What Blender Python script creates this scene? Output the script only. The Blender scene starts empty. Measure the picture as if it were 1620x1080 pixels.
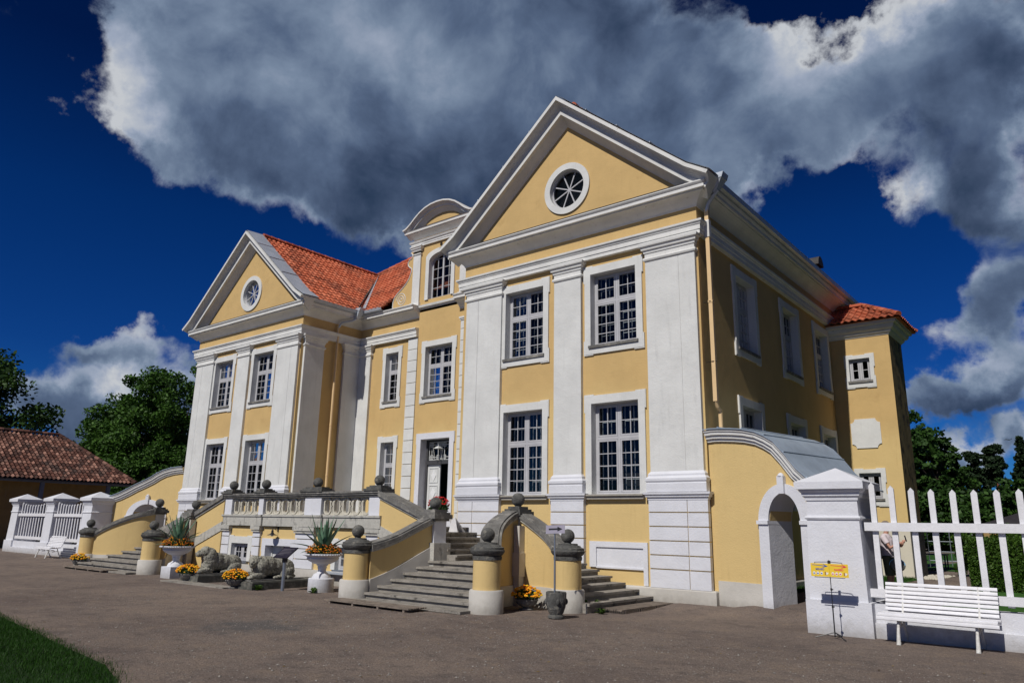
import bpy, bmesh, math, random
from math import radians as R, sin, cos, pi, sqrt
from mathutils import Vector, Matrix
random.seed(7)
S = bpy.context.scene
COL = S.collection

# ---------------------------------------------------------------- camera
def make_camera():
    yaw, pitch, roll = R(-39.076), R(14.066), R(1.109)
    f = Vector((sin(yaw)*cos(pitch), cos(yaw)*cos(pitch), sin(pitch)))
    rt = Vector((cos(yaw), -sin(yaw), 0)); up = rt.cross(f)
    r2 = rt*cos(roll)+up*sin(roll); u2 = -rt*sin(roll)+up*cos(roll)
    cd = bpy.data.cameras.new('camera'); c = bpy.data.objects.new('camera', cd)
    COL.objects.link(c)
    m = Matrix.Identity(4)
    for i in range(3):
        m[i][0] = r2[i]; m[i][1] = u2[i]; m[i][2] = -f[i]
    m[0][3], m[1][3], m[2][3] = 7.444, -16.578, 1.6
    c.matrix_world = m
    cd.sensor_width = 36; cd.lens = 36*1166.45/1620
    cd.clip_start = 0.1; cd.clip_end = 3000
    S.camera = c
make_camera()
S.view_settings.view_transform = 'Standard'
S.view_settings.look = 'None'
S.view_settings.exposure = 0.0
S.view_settings.gamma = 1
S.view_settings.use_curve_mapping = False
try:
    S.cycles.max_bounces = 6; S.cycles.transparent_max_bounces = 16
except Exception: pass

SUN_EL, SUN_AZ = R(45.5), R(178.2)      # azimuth clockwise from +Y; the sun stands in front of the facade

# ---------------------------------------------------------------- sun and sky
def make_light():
    sd = bpy.data.lights.new('sun', 'SUN'); so = bpy.data.objects.new('sun', sd)
    COL.objects.link(so)
    d = Vector((sin(SUN_AZ)*cos(SUN_EL), cos(SUN_AZ)*cos(SUN_EL), sin(SUN_EL)))
    so.rotation_euler = (-d).to_track_quat('-Z', 'Y').to_euler()
    so.location = d*60
    sd.energy = 3.8; sd.angle = R(0.5); sd.color = (1.0, 0.955, 0.89)
make_light()

class NT:
    """tiny helper to write node maths"""
    def __init__(s, nt): s.nt = nt
    def node(s, t, **k):
        n = s.nt.nodes.new(t)
        for a, b in k.items(): setattr(n, a, b)
        return n
    def put(s, sock, v):
        if isinstance(v, bpy.types.NodeSocket): s.nt.links.new(v, sock)
        else: sock.default_value = v
    def m(s, op, a, b=0.0, c=None, clamp=False):
        n = s.node('ShaderNodeMath', operation=op, use_clamp=clamp)
        s.put(n.inputs[0], a); s.put(n.inputs[1], b)
        if c is not None: s.put(n.inputs[2], c)
        return n.outputs[0]
    def vm(s, op, a, b):
        n = s.node('ShaderNodeVectorMath', operation=op); s.put(n.inputs[0], a); s.put(n.inputs[1], b)
        return n.outputs[0]
    def mix(s, f, a, b, mode='MIX'):
        n = s.node('ShaderNodeMix', data_type='RGBA', blend_type=mode)
        s.put(n.inputs[0], f); s.put(n.inputs[6], a); s.put(n.inputs[7], b)
        return n.outputs[2]
    def noise(s, vec, scale, detail=6, rough=.55, dist=0.0):
        n = s.node('ShaderNodeTexNoise'); n.inputs['Scale'].default_value = scale
        n.inputs['Detail'].default_value = detail; n.inputs['Roughness'].default_value = rough
        n.inputs['Distortion'].default_value = dist
        if vec is not None: s.nt.links.new(vec, n.inputs['Vector'])
        return n.outputs['Fac']
    def ramp(s, f, *st):
        n = s.node('ShaderNodeValToRGB'); e = n.color_ramp.elements
        while len(e) < len(st): e.new(.5)
        for i, (p, c) in enumerate(st):
            e[i].position = p; e[i].color = (c[0], c[1], c[2], 1) if hasattr(c, '__len__') else (c, c, c, 1)
        s.put(n.inputs[0], f)
        return n.outputs[0]
    def sstep(s, x, lo, hi):
        n = s.node('ShaderNodeMapRange', interpolation_type='SMOOTHSTEP')
        s.put(n.inputs[0], x); n.inputs[1].default_value = lo; n.inputs[2].default_value = hi
        return n.outputs[0]

# clouds: (azimuth, elevation, az radius, el radius, weight) in degrees, real directions in the sky
CLOUDS = [(-65.34, 33.92, 6.35, 3.49, 0.9), (-69.09, 30.51, 3.0, 3.31, 0.9), (-68.13, 25.96, 3.1, 1.64, 1.0), (-60.13, 31.31, 9.11, 6.23, 1.2), (-60.37, 25.58, 6.04, 2.19, 0.8), (-48.78, 32.03, 11.64, 8.7, 1.4), (-52.29, 23.47, 6.0, 2.55, 0.8), (-46.07, 22.56, 4.65, 2.14, 0.7), (-35.65, 35.59, 13.21, 6.78, 1.4), (-38.79, 25.7, 8.48, 4.23, 0.8), (-26.52, 29.92, 10.33, 6.21, 1.3), (-17.9, 30.24, 7.18, 4.66, 1.1), (-9.49, 31.14, 7.21, 4.32, 1.2), (-2.86, 31.33, 4.82, 4.38, 1.1), (-3.94, 24.11, 5.46, 4.31, 1.3), (-8.95, 21.61, 3.78, 2.73, 1.0), (-21.69, 25.19, 3.41, 1.81, 0.6), (-4.53, 19.73, 3.24, 1.61, 0.45), (-67.02, 11.0, 3.91, 1.38, 1.3), (-69.98, 7.53, 3.27, 1.66, 1.15), (-65.34, 7.31, 3.56, 2.08, 1.2), (-68.8, 5.73, 4.42, 1.17, 1.1), (-73.83, 8.34, 1.67, 1.12, 1.2), (-74.35, 20.22, 2.82, 1.35, 0.52), (-73.2, 26.7, 1.31, 0.97, 0.4), (-77.23, 26.04, 0.54, 2.22, 0.5), (-4.37, 15.36, 3.08, 2.23, 1.3), (-3.99, 12.83, 2.57, 1.45, 0.95), (-5.41, 9.9, 3.83, 1.71, 1.5), (-8.03, 9.07, 2.2, 1.17, 1.0), (-5.9, 5.84, 4.49, 1.45, 1.3), (-9.77, 10.48, 0.99, 0.86, 0.8), (-8.33, 6.36, 2.19, 0.75, 0.6), (-100, 28, 18, 9, 1.0), (-20, 62, 40, 9, 0.9), (175, 30, 30, 12, 1.0), (-150, 26, 20, 9, 0.9), (20, 4, 16, 2.0, 0.7), (-110, 6, 20, 3, 0.7)]
HOLES = [(-75.85, 26.49, 3.52, 2.25, 1.1), (-74.08, 31.41, 1.89, 1.46, 0.4), (-17.0, 35.83, 2.69, 1.58, 0.95), (-11.62, 35.62, 2.71, 0.84, 0.8), (-16.39, 22.98, 3.4, 2.44, 0.75), (-12.99, 21.18, 2.56, 2.18, 0.45), (-13.25, 25.17, 1.09, 0.86, 0.35)]
LIGHTS = [(-70.66, 30.88, 3.45, 4.2, 0.5), (-57.63, 35.54, 8.6, 2.81, 0.22), (-48.44, 34.67, 6.51, 2.54, 0.15), (-67.98, 26.42, 3.53, 1.43, 0.42), (-16.96, 32.63, 4.32, 3.28, 0.38), (-13.64, 34.47, 3.24, 1.57, 0.25), (-8.18, 34.38, 2.95, 1.5, 0.3), (-10.11, 22.25, 2.25, 1.69, 0.33), (-34.53, 32.98, 6.58, 3.07, 0.1), (-57.58, 30.9, 5.44, 3.4, 0.14), (-50.37, 25.07, 9.65, 3.24, -0.22), (-38.84, 28.03, 8.57, 3.23, -0.14), (-5.26, 22.78, 4.83, 3.21, -0.2), (-8.8, 19.44, 3.53, 1.27, -0.2), (-28.42, 36.12, 6.53, 2.08, -0.08), (-2.18, 28.42, 2.15, 3.35, -0.15), (-5.95, 8.3, 3.85, 0.82, -0.1), (-6.42, 10.41, 3.57, 0.99, 0.42), (-5.67, 16.6, 2.18, 1.85, 0.3), (-67.66, 11.36, 2.32, 0.6, 0.28), (-69.94, 8.51, 2.56, 1.17, 0.42), (-65.3, 8.63, 2.79, 1.05, 0.35), (-66.54, 5.91, 5.39, 1.28, -0.05), (-5.65, 6.44, 3.1, 0.73, 0.4)]
def make_world():
    w = bpy.data.worlds.new('World'); S.world = w; w.use_nodes = True
    nt = w.node_tree; nt.nodes.clear(); h = NT(nt)
    out = h.node('ShaderNodeOutputWorld'); bg = h.node('ShaderNodeBackground')
    sky = h.node('ShaderNodeTexSky', sky_type='NISHITA', sun_disc=False)
    sky.sun_elevation = SUN_EL; sky.sun_rotation = SUN_AZ
    sky.air_density = 1.0; sky.dust_density = 0.3; sky.ozone_density = 3.0
    tc = h.node('ShaderNodeTexCoord'); d = tc.outputs['Generated']
    sep = h.node('ShaderNodeSeparateXYZ'); nt.links.new(d, sep.inputs[0])
    x, y, z = sep.outputs
    az = h.m('MULTIPLY', h.m('ARCTAN2', x, y), 180/pi)
    el = h.m('MULTIPLY', h.m('ARCSINE', z), 180/pi)
    warp = h.node('ShaderNodeTexNoise'); warp.inputs['Scale'].default_value = 5; warp.inputs['Detail'].default_value = 3
    nt.links.new(d, warp.inputs['Vector'])
    dw = h.vm('ADD', d, h.vm('MULTIPLY', h.vm('SUBTRACT', warp.outputs['Color'], (.5, .5, .5)), (.12, .12, .12)))
    wn = h.node('ShaderNodeTexNoise'); wn.inputs['Scale'].default_value = 7; wn.inputs['Detail'].default_value = 9; wn.inputs['Roughness'].default_value = .58
    nt.links.new(d, wn.inputs['Vector'])
    sc = h.node('ShaderNodeSeparateColor'); nt.links.new(wn.outputs['Color'], sc.inputs[0])
    az = h.m('ADD', az, h.m('MULTIPLY', h.m('SUBTRACT', sc.outputs[0], .5), 17))
    el = h.m('ADD', el, h.m('MULTIPLY', h.m('SUBTRACT', sc.outputs[1], .5), 12))
    def blob(b):
        a, e, ra, re, wt = b
        q = h.m('ADD', h.m('POWER', h.m('ABSOLUTE', h.m('MULTIPLY', h.m('SUBTRACT', az, a), 1/ra)), 2),
                       h.m('POWER', h.m('ABSOLUTE', h.m('MULTIPLY', h.m('SUBTRACT', el, e), 1/re)), 2))
        return h.m('MULTIPLY', h.m('EXPONENT', h.m('MULTIPLY', q, -1.0)), wt)
    tot = None
    for b in CLOUDS:
        g = blob(b); tot = g if tot is None else h.m('ADD', tot, g)
    for b in HOLES: tot = h.m('SUBTRACT', tot, blob(b))
    tot = h.m('MINIMUM', tot, 1.7)
    dw2 = h.vm('ADD', d, h.vm('MULTIPLY', h.vm('SUBTRACT', warp.outputs['Color'], (.5, .5, .5)), (.10, .10, .10)))
    n1 = h.noise(dw2, 4.6, 8, .6)
    nb = h.noise(dw2, 14, 7, .62)
    fb = h.m('ADD', h.m('MULTIPLY', h.m('SUBTRACT', n1, .5), 2.2), h.m('MULTIPLY', h.m('SUBTRACT', nb, .5), .8))
    D = h.m('ADD', h.m('SUBTRACT', h.m('MINIMUM', tot, 1.25), .60), fb)
    alpha = h.sstep(D, -.20, .46)
    # light from above and in front: compare the noise here with the noise a little higher
    ns = h.noise(dw2, 6.0, 6, .5)
    n3 = h.noise(h.vm('ADD', dw2, (-.015, .0, .040)), 6.0, 6, .5)
    nb3 = h.noise(h.vm('ADD', dw2, (-.006, .0, .016)), 13, 6, .5)
    rel = h.m('ADD', h.m('MULTIPLY', h.m('SUBTRACT', ns, n3), 1.9), h.m('MULTIPLY', h.m('SUBTRACT', nb, nb3), 1.2))
    thick = h.sstep(h.m('ADD', tot, h.m('MULTIPLY', fb, .35)), .45, 1.6)
    rel = h.m('MULTIPLY', rel, h.m('SUBTRACT', 1.0, h.m('MULTIPLY', thick, .62)))
    val = h.m('ADD', h.m('SUBTRACT', .60, h.m('MULTIPLY', thick, .28)), rel)
    soft = h.noise(d, 2.4, 4, .5)
    val = h.m('ADD', val, h.m('MULTIPLY', h.m('SUBTRACT', soft, .5), .5))
    for b in LIGHTS: val = h.m('ADD', val, blob(b))
    edge = h.m('SUBTRACT', 1.0, h.sstep(D, .0, .7))
    val = h.m('ADD', val, h.m('MULTIPLY', edge, .10))
    cc = h.ramp(val, (0.0, (.03, .062, .133)), (.18, (.085, .13, .235)), (.36, (.155, .225, .37)), (.58, (.31, .41, .58)), (.78, (.54, .63, .81)), (1.0, (.90, .94, 1.0)))
    tint = h.ramp(z, (0.0, (.075, .27, .60)), (.10, (.04, .20, .52)), (.20, (.020, .14, .43)), (.37, (.009, .115, .35)), (.52, (.004, .055, .19)), (1.0, (.004, .05, .17)))
    skyc = h.mix(1.0, sky.outputs[0], tint, 'MULTIPLY')
    k = 6.0
    ccs = h.mix(1.0, cc, (k, k, k, 1), 'MULTIPLY')
    fin = h.mix(alpha, skyc, ccs)
    nt.links.new(fin, bg.inputs[0]); bg.inputs[1].default_value = 0.1
    nt.links.new(bg.outputs[0], out.inputs[0])
    w.cycles.sampling_method = 'MANUAL'; w.cycles.sample_map_resolution = 512
make_world()

# ---------------------------------------------------------------- mesh helpers
def V(*a): return Vector(a)
def wloc(p):
    v = Vector((0, 0, 0))
    while p is not None: v += p.location; p = p.parent
    return v
class MB:
    def __init__(s, fr=None):
        s.v = []; s.f = []; s.uv = []; s.fr = fr; s.mir = None
    def pt(s, p):
        p = Vector(p)
        if s.fr: o, U, N = s.fr; p = o+U*p.x+N*p.y+Vector((0, 0, p.z))
        if s.mir is not None: p = Vector((s.mir-p.x, p.y, p.z))
        s.v.append(p); return len(s.v)-1
    def fc(s, idx, uv=None): s.f.append(tuple(idx)); s.uv.append(uv)
    def face(s, pts, uv=None): s.fc([s.pt(p) for p in pts], uv)
    def box(s, x0, x1, y0, y1, z0, z1):
        i = [s.pt(p) for p in ((x0,y0,z0),(x1,y0,z0),(x1,y1,z0),(x0,y1,z0),(x0,y0,z1),(x1,y0,z1),(x1,y1,z1),(x0,y1,z1))]
        for q in ((3,2,1,0),(4,5,6,7),(0,1,5,4),(1,2,6,5),(2,3,7,6),(3,0,4,7)): s.fc([i[k] for k in q])
    def frustum(s, x0, x1, y0, y1, z0, z1, ix, iy=None):
        iy = ix if iy is None else iy
        i = [s.pt(p) for p in ((x0,y0,z0),(x1,y0,z0),(x1,y1,z0),(x0,y1,z0),(x0+ix,y0+iy,z1),(x1-ix,y0+iy,z1),(x1-ix,y1-iy,z1),(x0+ix,y1-iy,z1))]
        for q in ((3,2,1,0),(4,5,6,7),(0,1,5,4),(1,2,6,5),(2,3,7,6),(3,0,4,7)): s.fc([i[k] for k in q])
    def grid(s, rows, cu=False, cv=False, uvs=None):
        ids = [[s.pt(p) for p in r] for r in rows]; n = len(rows); m = len(rows[0])
        for a in range(n if cu else n-1):
            for b in range(m if cv else m-1):
                a2, b2 = (a+1) % n, (b+1) % m
                s.fc((ids[a][b], ids[a][b2], ids[a2][b2], ids[a2][b]))
        return ids
    def prism(s, poly, axis, a0, a1):
        def q(p, a): return (a, p[0], p[1]) if axis == 'x' else ((p[0], a, p[1]) if axis == 'y' else (p[0], p[1], a))
        A = [s.pt(q(p, a0)) for p in poly]; B = [s.pt(q(p, a1)) for p in poly]; n = len(poly)
        s.fc(A[::-1]); s.fc(B)
        for i in range(n): s.fc((A[i], A[(i+1) % n], B[(i+1) % n], B[i]))
    def tube(s, path, r, n=8, cap=True):
        P = [Vector(p) for p in path]; rr = r if hasattr(r, '__len__') else [r]*len(P); rows = []
        ref = None
        for i, p in enumerate(P):
            t = (P[min(i+1, len(P)-1)]-P[max(i-1, 0)]).normalized()
            if ref is None: ref = Vector((0, 0, 1)) if abs(t.z) < .9 else Vector((1, 0, 0))
            a = t.cross(ref).normalized(); b = a.cross(t).normalized(); ref = b
            rows.append([p+(a*cos(2*pi*k/n)+b*sin(2*pi*k/n))*rr[i] for k in range(n)])
        ids = s.grid(rows, cv=True)
        if cap: s.fc(ids[0][::-1]); s.fc(ids[-1])
    def lathe(s, cx, cy, prof, n=24, ox=0, oy=0):
        rows = [[(cx+r*cos(2*pi*k/n), cy+r*sin(2*pi*k/n), z) for k in range(n)] for r, z in prof]
        ids = s.grid(rows, cv=True); s.fc(ids[0][::-1]); s.fc(ids[-1])
    def ball(s, c, r, n=20, sz=1.0):
        pr = [(max(r*sin(pi*k/12), .002), c[2]-r*sz*cos(pi*k/12)) for k in range(13)]
        s.lathe(c[0], c[1], pr, n)
    def ell(s, c, r, rot=None, n=16):
        rows = []
        for a in range(9):
            th = pi*a/8; rw = []
            for b in range(n):
                p = Vector((r[0]*max(sin(th), .02)*cos(2*pi*b/n), r[1]*max(sin(th), .02)*sin(2*pi*b/n), r[2]*cos(th)))
                if rot: p = rot @ p
                rw.append(Vector(c)+p)
            rows.append(rw)
        ids = s.grid(rows, cv=True); s.fc(ids[0]); s.fc(ids[-1][::-1])
    def sweep(s, path, prof, up=(0, 0, 1), side=1, closed=False):
        P = [Vector(p) for p in path]; up = Vector(up); n = len(P); rows = []
        def nrm(a, b): return (b-a).normalized().cross(up).normalized()*side
        for i in range(n):
            if closed: n1, n2 = nrm(P[i-1], P[i]), nrm(P[i], P[(i+1) % n])
            else:
                n1 = nrm(P[i-1], P[i]) if i > 0 else nrm(P[0], P[1])
                n2 = nrm(P[i], P[i+1]) if i < n-1 else n1
            m = (n1+n2); m = m/max(m.dot(n1), .15)
            rows.append([P[i]+m*a+up*b for a, b in prof])
        ids = s.grid(rows, cu=closed, cv=True)
        if not closed: s.fc(ids[0][::-1]); s.fc(ids[-1])
    def build(s, name, mat, parent=None, smooth=False, recalc=True):
        off = wloc(parent) if parent is not None else Vector((0, 0, 0))
        me = bpy.data.meshes.new(name)
        me.from_pydata([p-off for p in s.v], [], s.f)
        if any(u is not None for u in s.uv):
            l = me.uv_layers.new(name='UVMap'); k = 0
            for fi, f in enumerate(s.f):
                u = s.uv[fi]
                for j in range(len(f)):
                    if u is not None: l.data[k].uv = u[j]
                    k += 1
        if recalc:
            bm = bmesh.new(); bm.from_mesh(me)
            bmesh.ops.recalc_face_normals(bm, faces=bm.faces); bm.to_mesh(me); bm.free()
        me.materials.append(mat)
        if smooth:
            me.shade_smooth()
            if smooth is not True: me.set_sharp_from_angle(angle=R(smooth))
        o = bpy.data.objects.new(name, me); COL.objects.link(o)
        if parent is not None: o.parent = parent
        return o
def tag(o, label=None, cat=None, group=None, kind=None):
    if label: o['label'] = label
    if cat: o['category'] = cat
    if group: o['group'] = group
    if kind: o['kind'] = kind
    return o
def thing(name, loc, label, cat, group=None):
    o = bpy.data.objects.new(name, None); COL.objects.link(o); o.location = loc
    o.empty_display_size = .2
    return tag(o, label, cat, group)
def copy_tree(o, loc=None, rz=None, label=None):
    c = o.copy(); COL.objects.link(c)
    if loc is not None: c.location = loc
    if rz is not None: c.rotation_euler = (0, 0, rz)
    if label: c['label'] = label
    def rec(a, b):
        for ch in list(a.children):
            k = ch.copy(); COL.objects.link(k); k.parent = b; rec(ch, k)
    rec(o, c)
    return c

# ---------------------------------------------------------------- materials
def mat(name, col, rough=.8, var=.12, scale=2.5, bump=.15, bscale=40, col2=None, c2f=(.5, .65), c2scale=3.0, streak=0.0, metal=0.0, spec=.3, fine=0.0, streakcol=(.25, .24, .22), damp=0.0, newer=None):
    m = bpy.data.materials.new(name); m.use_nodes = True; nt = m.node_tree; nt.nodes.clear(); h = NT(nt)
    out = h.node('ShaderNodeOutputMaterial'); b = h.node('ShaderNodeBsdfPrincipled')
    tc = h.node('ShaderNodeTexCoord'); geo = h.node('ShaderNodeNewGeometry'); P = geo.outputs['Position']
    n1 = h.noise(P, scale, 5, .6)
    lo = tuple(c*(1-var) for c in col)+(1,); hi = tuple(min(1, c*(1+var)) for c in col)+(1,)
    c = h.mix(h.sstep(n1, .3, .7), lo, hi)
    if col2 is not None:
        n2 = h.noise(P, c2scale, 8, .68)
        c = h.mix(h.sstep(n2, *c2f), c, tuple(col2)+(1,))
    if fine:
        n3 = h.noise(P, 90, 3, .7)
        c = h.mix(h.m('MULTIPLY', h.sstep(n3, .45, .75), fine), c, tuple(x*.4 for x in col)+(1,))
    if newer is not None:
        sp0 = h.node('ShaderNodeSeparateXYZ'); nt.links.new(P, sp0.inputs[0])
        hz = h.m('ADD', sp0.outputs[2], h.m('MULTIPLY', h.m('SUBTRACT', h.noise(P, .8, 4, .6), .5), 1.2))
        c = h.mix(h.sstep(hz, 5.6, 4.4), c, h.mix(h.sstep(n1, .3, .7), tuple(x*.97 for x in newer)+(1,), tuple(x*1.02 for x in newer)+(1,)))
    if streak:
        mp = h.node('ShaderNodeMapping'); mp.inputs['Scale'].default_value = (5, 5, .5); nt.links.new(P, mp.inputs[0])
        n4 = h.noise(mp.outputs[0], 1.6, 6, .65)
        c = h.mix(h.m('MULTIPLY', h.sstep(n4, .52, .78), streak), c, tuple(streakcol)+(1,))
    if damp:
        sp = h.node('ShaderNodeSeparateXYZ'); nt.links.new(P, sp.inputs[0])
        n5 = h.noise(P, 6, 6, .7)
        hgt = h.m('ADD', sp.outputs[2], h.m('MULTIPLY', n5, -.45))
        c = h.mix(h.m('MULTIPLY', h.m('SUBTRACT', 1.0, h.sstep(hgt, -.42, .02)), damp), c, (.20, .18, .15, 1))
    nt.links.new(c, b.inputs['Base Color'])
    b.inputs['Roughness'].default_value = rough; b.inputs['Metallic'].default_value = metal
    b.inputs['Specular IOR Level'].default_value = spec
    if bump:
        bp = h.node('ShaderNodeBump'); bp.inputs['Strength'].default_value = min(1, bump*2); bp.inputs['Distance'].default_value = .02
        nb = h.m('ADD', h.noise(P, bscale, 5, .6), h.m('MULTIPLY', h.noise(P, bscale*.12, 3, .5), 1.5))
        nt.links.new(nb, bp.inputs['Height']); nt.links.new(bp.outputs[0], b.inputs['Normal'])
    nt.links.new(b.outputs[0], out.inputs[0])
    return m

M = {}
M['yellow'] = mat('yellow_plaster', (.56, .385, .165), .88, .05, 1.1, .16, 30, fine=.05, streak=.22, col2=(.51, .345, .145), c2f=(.58, .70), c2scale=1.3, streakcol=(.38, .25, .10), newer=(.625, .46, .205))
M['white'] = mat('white_plaster', (.63, .635, .62), .85, .06, 1.2, .2, 40, streak=.34, streakcol=(.40, .41, .40), fine=.05)
M['fresh'] = mat('fresh_whitewash', (.635, .645, .69), .82, .04, 2, .2, 26, fine=.06, damp=.6, streak=.10, streakcol=(.50, .50, .48))
M['plinth'] = mat('plinth_plaster', (.52, .50, .46), .9, .08, 1.4, .15, 40, fine=.08, damp=.6)
M['trim'] = mat('cornice_paint', (.66, .66, .64), .7, .06, 2, .12, 40, col2=(.40, .385, .34), c2f=(.60, .74), c2scale=7, streak=.25, streakcol=(.4, .38, .32))
M['stone'] = mat('weathered_stone', (.17, .165, .155), .95, .25, 4, .5, 30, col2=(.34, .325, .29), c2f=(.50, .68), c2scale=5, fine=.5, streak=.5, streakcol=(.05, .05, .05))
M['darkstone'] = mat('dark_lichen_stone', (.10, .10, .095), .95, .3, 5, .6, 26, col2=(.25, .235, .20), c2f=(.52, .70), c2scale=7, fine=.5)
M['step'] = mat('limestone_step', (.27, .25, .22), .93, .18, 3, .45, 22, col2=(.085, .08, .07), c2f=(.54, .66), c2scale=3.5, fine=.4)
M['palestone'] = mat('pale_stone', (.54, .51, .43), .9, .12, 5, .3, 30, col2=(.26, .24, .20), c2f=(.55, .72), c2scale=9, fine=.2)
M['wood'] = mat('painted_window_wood', (.44, .44, .46), .55, .06, 4, .05, 60, streak=.1)
M['bwood'] = mat('white_painted_wood', (.70, .70, .73), .5, .05, 6, .12, 24, fine=.08, streak=.18, streakcol=(.45, .43, .40))
M['innerwood'] = mat('inner_window_wood', (.50, .50, .49), .6, .03, 4, 0)
M['board'] = mat('weathered_boards', (.20, .165, .135), .95, .3, 6, .4, 30, fine=.4, streak=.4)
M['black'] = mat('black_iron', (.018, .018, .02), .45, .1, 4, 0, spec=.5)
M['iron'] = mat('white_cast_iron', (.62, .61, .58), .6, .15, 15, .3, 40, col2=(.12, .10, .08), c2f=(.62, .70), c2scale=30)
M['dark'] = mat('room_shade_black', (.018, .017, .016), .9, .1, 1, 0)  # near-black, puts the gloom of the rooms into the colour
M['zinc'] = mat('zinc_sheet', (.36, .43, .51), .45, .12, 2, .06, 8, metal=.2, spec=.5)
M['flash'] = mat('grey_sheet_metal', (.46, .50, .56), .45, .08, 2, .04, 12, metal=.3, spec=.5)
M['lead'] = mat('dark_lead_flashing', (.05, .05, .05), .7, .2, 3, .2, 20)
M['pipe'] = mat('painted_downpipe', (.70, .50, .27), .6, .04, 3, 0)
M['rust'] = mat('rust_red_sheet', (.12, .035, .025), .7, .2, 5, .1, 20)
M['soil'] = mat('dark_soil', (.03, .022, .015), 1, .3, 20, .5, 60)
M['concrete'] = mat('old_concrete', (.10, .10, .095), .95, .2, 4, .5, 25, col2=(.04, .045, .03), c2f=(.5, .7), fine=.4)
M['palewood'] = mat('pale_grey_door', (.60, .61, .60), .55, .05, 4, .05, 30)
M['diamond'] = mat('lighter_door_panel', (.72, .73, .73), .5, .03, 4, 0)
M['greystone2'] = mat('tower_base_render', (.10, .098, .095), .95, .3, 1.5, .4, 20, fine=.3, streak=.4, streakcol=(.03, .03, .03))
M['cream'] = mat('cream_plaster', (.60, .56, .47), .88, .05, 1.2, .12, 40, fine=.05)
M['steel'] = mat('galvanised_steel', (.30, .33, .38), .4, .08, 5, 0, metal=.7)

def glass():
    m = bpy.data.materials.new('window_glass'); m.use_nodes = True; nt = m.node_tree; nt.nodes.clear(); h = NT(nt)
    out = h.node('ShaderNodeOutputMaterial'); g = h.node('ShaderNodeBsdfGlossy'); t = h.node('ShaderNodeBsdfTransparent')
    g.inputs['Roughness'].default_value = .01; g.inputs['Color'].default_value = (.9, .95, 1, 1)
    t.inputs['Color'].default_value = (.75, .80, .82, 1)
    fr = h.node('ShaderNodeFresnel'); fr.inputs[0].default_value = 1.45
    geo = h.node('ShaderNodeNewGeometry'); n = h.noise(geo.outputs['Position'], 1.7, 2, .5)
    bp = h.node('ShaderNodeBump'); bp.inputs['Strength'].default_value = .25; bp.inputs['Distance'].default_value = .05
    nt.links.new(n, bp.inputs['Height']); nt.links.new(bp.outputs[0], g.inputs['Normal'])
    mx = h.node('ShaderNodeMixShader'); nt.links.new(h.m('MULTIPLY', fr.outputs[0], .6, clamp=True), mx.inputs[0])
    nt.links.new(t.outputs[0], mx.inputs[1]); nt.links.new(g.outputs[0], mx.inputs[2]); nt.links.new(mx.outputs[0], out.inputs[0])
    return m
M['glass'] = glass()

def tiles(name, c1, c2, c3, grime):
    m = bpy.data.materials.new(name); m.use_nodes = True; nt = m.node_tree; nt.nodes.clear(); h = NT(nt)
    out = h.node('ShaderNodeOutputMaterial'); b = h.node('ShaderNodeBsdfPrincipled')
    uv = h.node('ShaderNodeUVMap'); fl = h.node('ShaderNodeVectorMath', operation='FLOOR'); nt.links.new(uv.outputs[0], fl.inputs[0])
    wn = h.node('ShaderNodeTexWhiteNoise', noise_dimensions='2D'); nt.links.new(fl.outputs[0], wn.inputs[0])
    geo = h.node('ShaderNodeNewGeometry'); P = geo.outputs['Position']
    c = h.ramp(wn.outputs[0], (0, c1), (.5, c2), (1, c3))
    g = h.noise(P, .9, 7, .7); g2 = h.noise(P, 9, 5, .7)
    gm = h.m('MULTIPLY', h.sstep(h.m('ADD', g, h.m('MULTIPLY', g2, .25)), .58, .76), grime)
    c = h.mix(gm, c, (.035, .03, .028, 1))
    nt.links.new(c, b.inputs['Base Color']); b.inputs['Roughness'].default_value = .8; b.inputs['Specular IOR Level'].default_value = .2
    bp = h.node('ShaderNodeBump'); bp.inputs['Strength'].default_value = .3; bp.inputs['Distance'].default_value = .01
    nt.links.new(h.noise(P, 40, 4, .6), bp.inputs['Height']); nt.links.new(bp.outputs[0], b.inputs['Normal'])
    nt.links.new(b.outputs[0], out.inputs[0]); return m
M['tile'] = tiles('orange_clay_tiles', (.42, .10, .048), (.50, .13, .062), (.58, .18, .095), .5)
M['oldtile'] = tiles('old_brown_clay_tiles', (.04, .016, .012), (.11, .045, .032), (.30, .16, .12), .7)

def leafmat(name, c1, c2, trans=.25):
    m = bpy.data.materials.new(name); m.use_nodes = True; nt = m.node_tree; nt.nodes.clear(); h = NT(nt)
    out = h.node('ShaderNodeOutputMaterial'); geo = h.node('ShaderNodeNewGeometry')
    c = h.mix(geo.outputs['Random Per Island'], tuple(c1)+(1,), tuple(c2)+(1,))
    d = h.node('ShaderNodeBsdfPrincipled'); d.inputs['Roughness'].default_value = .6; d.inputs['Specular IOR Level'].default_value = .25
    t = h.node('ShaderNodeBsdfTranslucent'); nt.links.new(c, d.inputs['Base Color']); nt.links.new(c, t.inputs[0])
    mx = h.node('ShaderNodeMixShader'); mx.inputs[0].default_value = trans
    nt.links.new(d.outputs[0], mx.inputs[1]); nt.links.new(t.outputs[0], mx.inputs[2]); nt.links.new(mx.outputs[0], out.inputs[0])
    return m
M['leaf'] = leafmat('maple_leaves', (.022, .062, .008), (.068, .155, .020), .2)
M['leafdark'] = leafmat('dark_leaves', (.014, .04, .007), (.04, .095, .014), .15)
M['needle'] = leafmat('conifer_needles', (.008, .020, .008), (.022, .045, .016), .05)
M['hedge'] = leafmat('hedge_leaves', (.022, .06, .006), (.07, .14, .016), .2)
M['grass'] = leafmat('grass_blades', (.008, .036, .001), (.026, .090, .003), .2)
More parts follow.
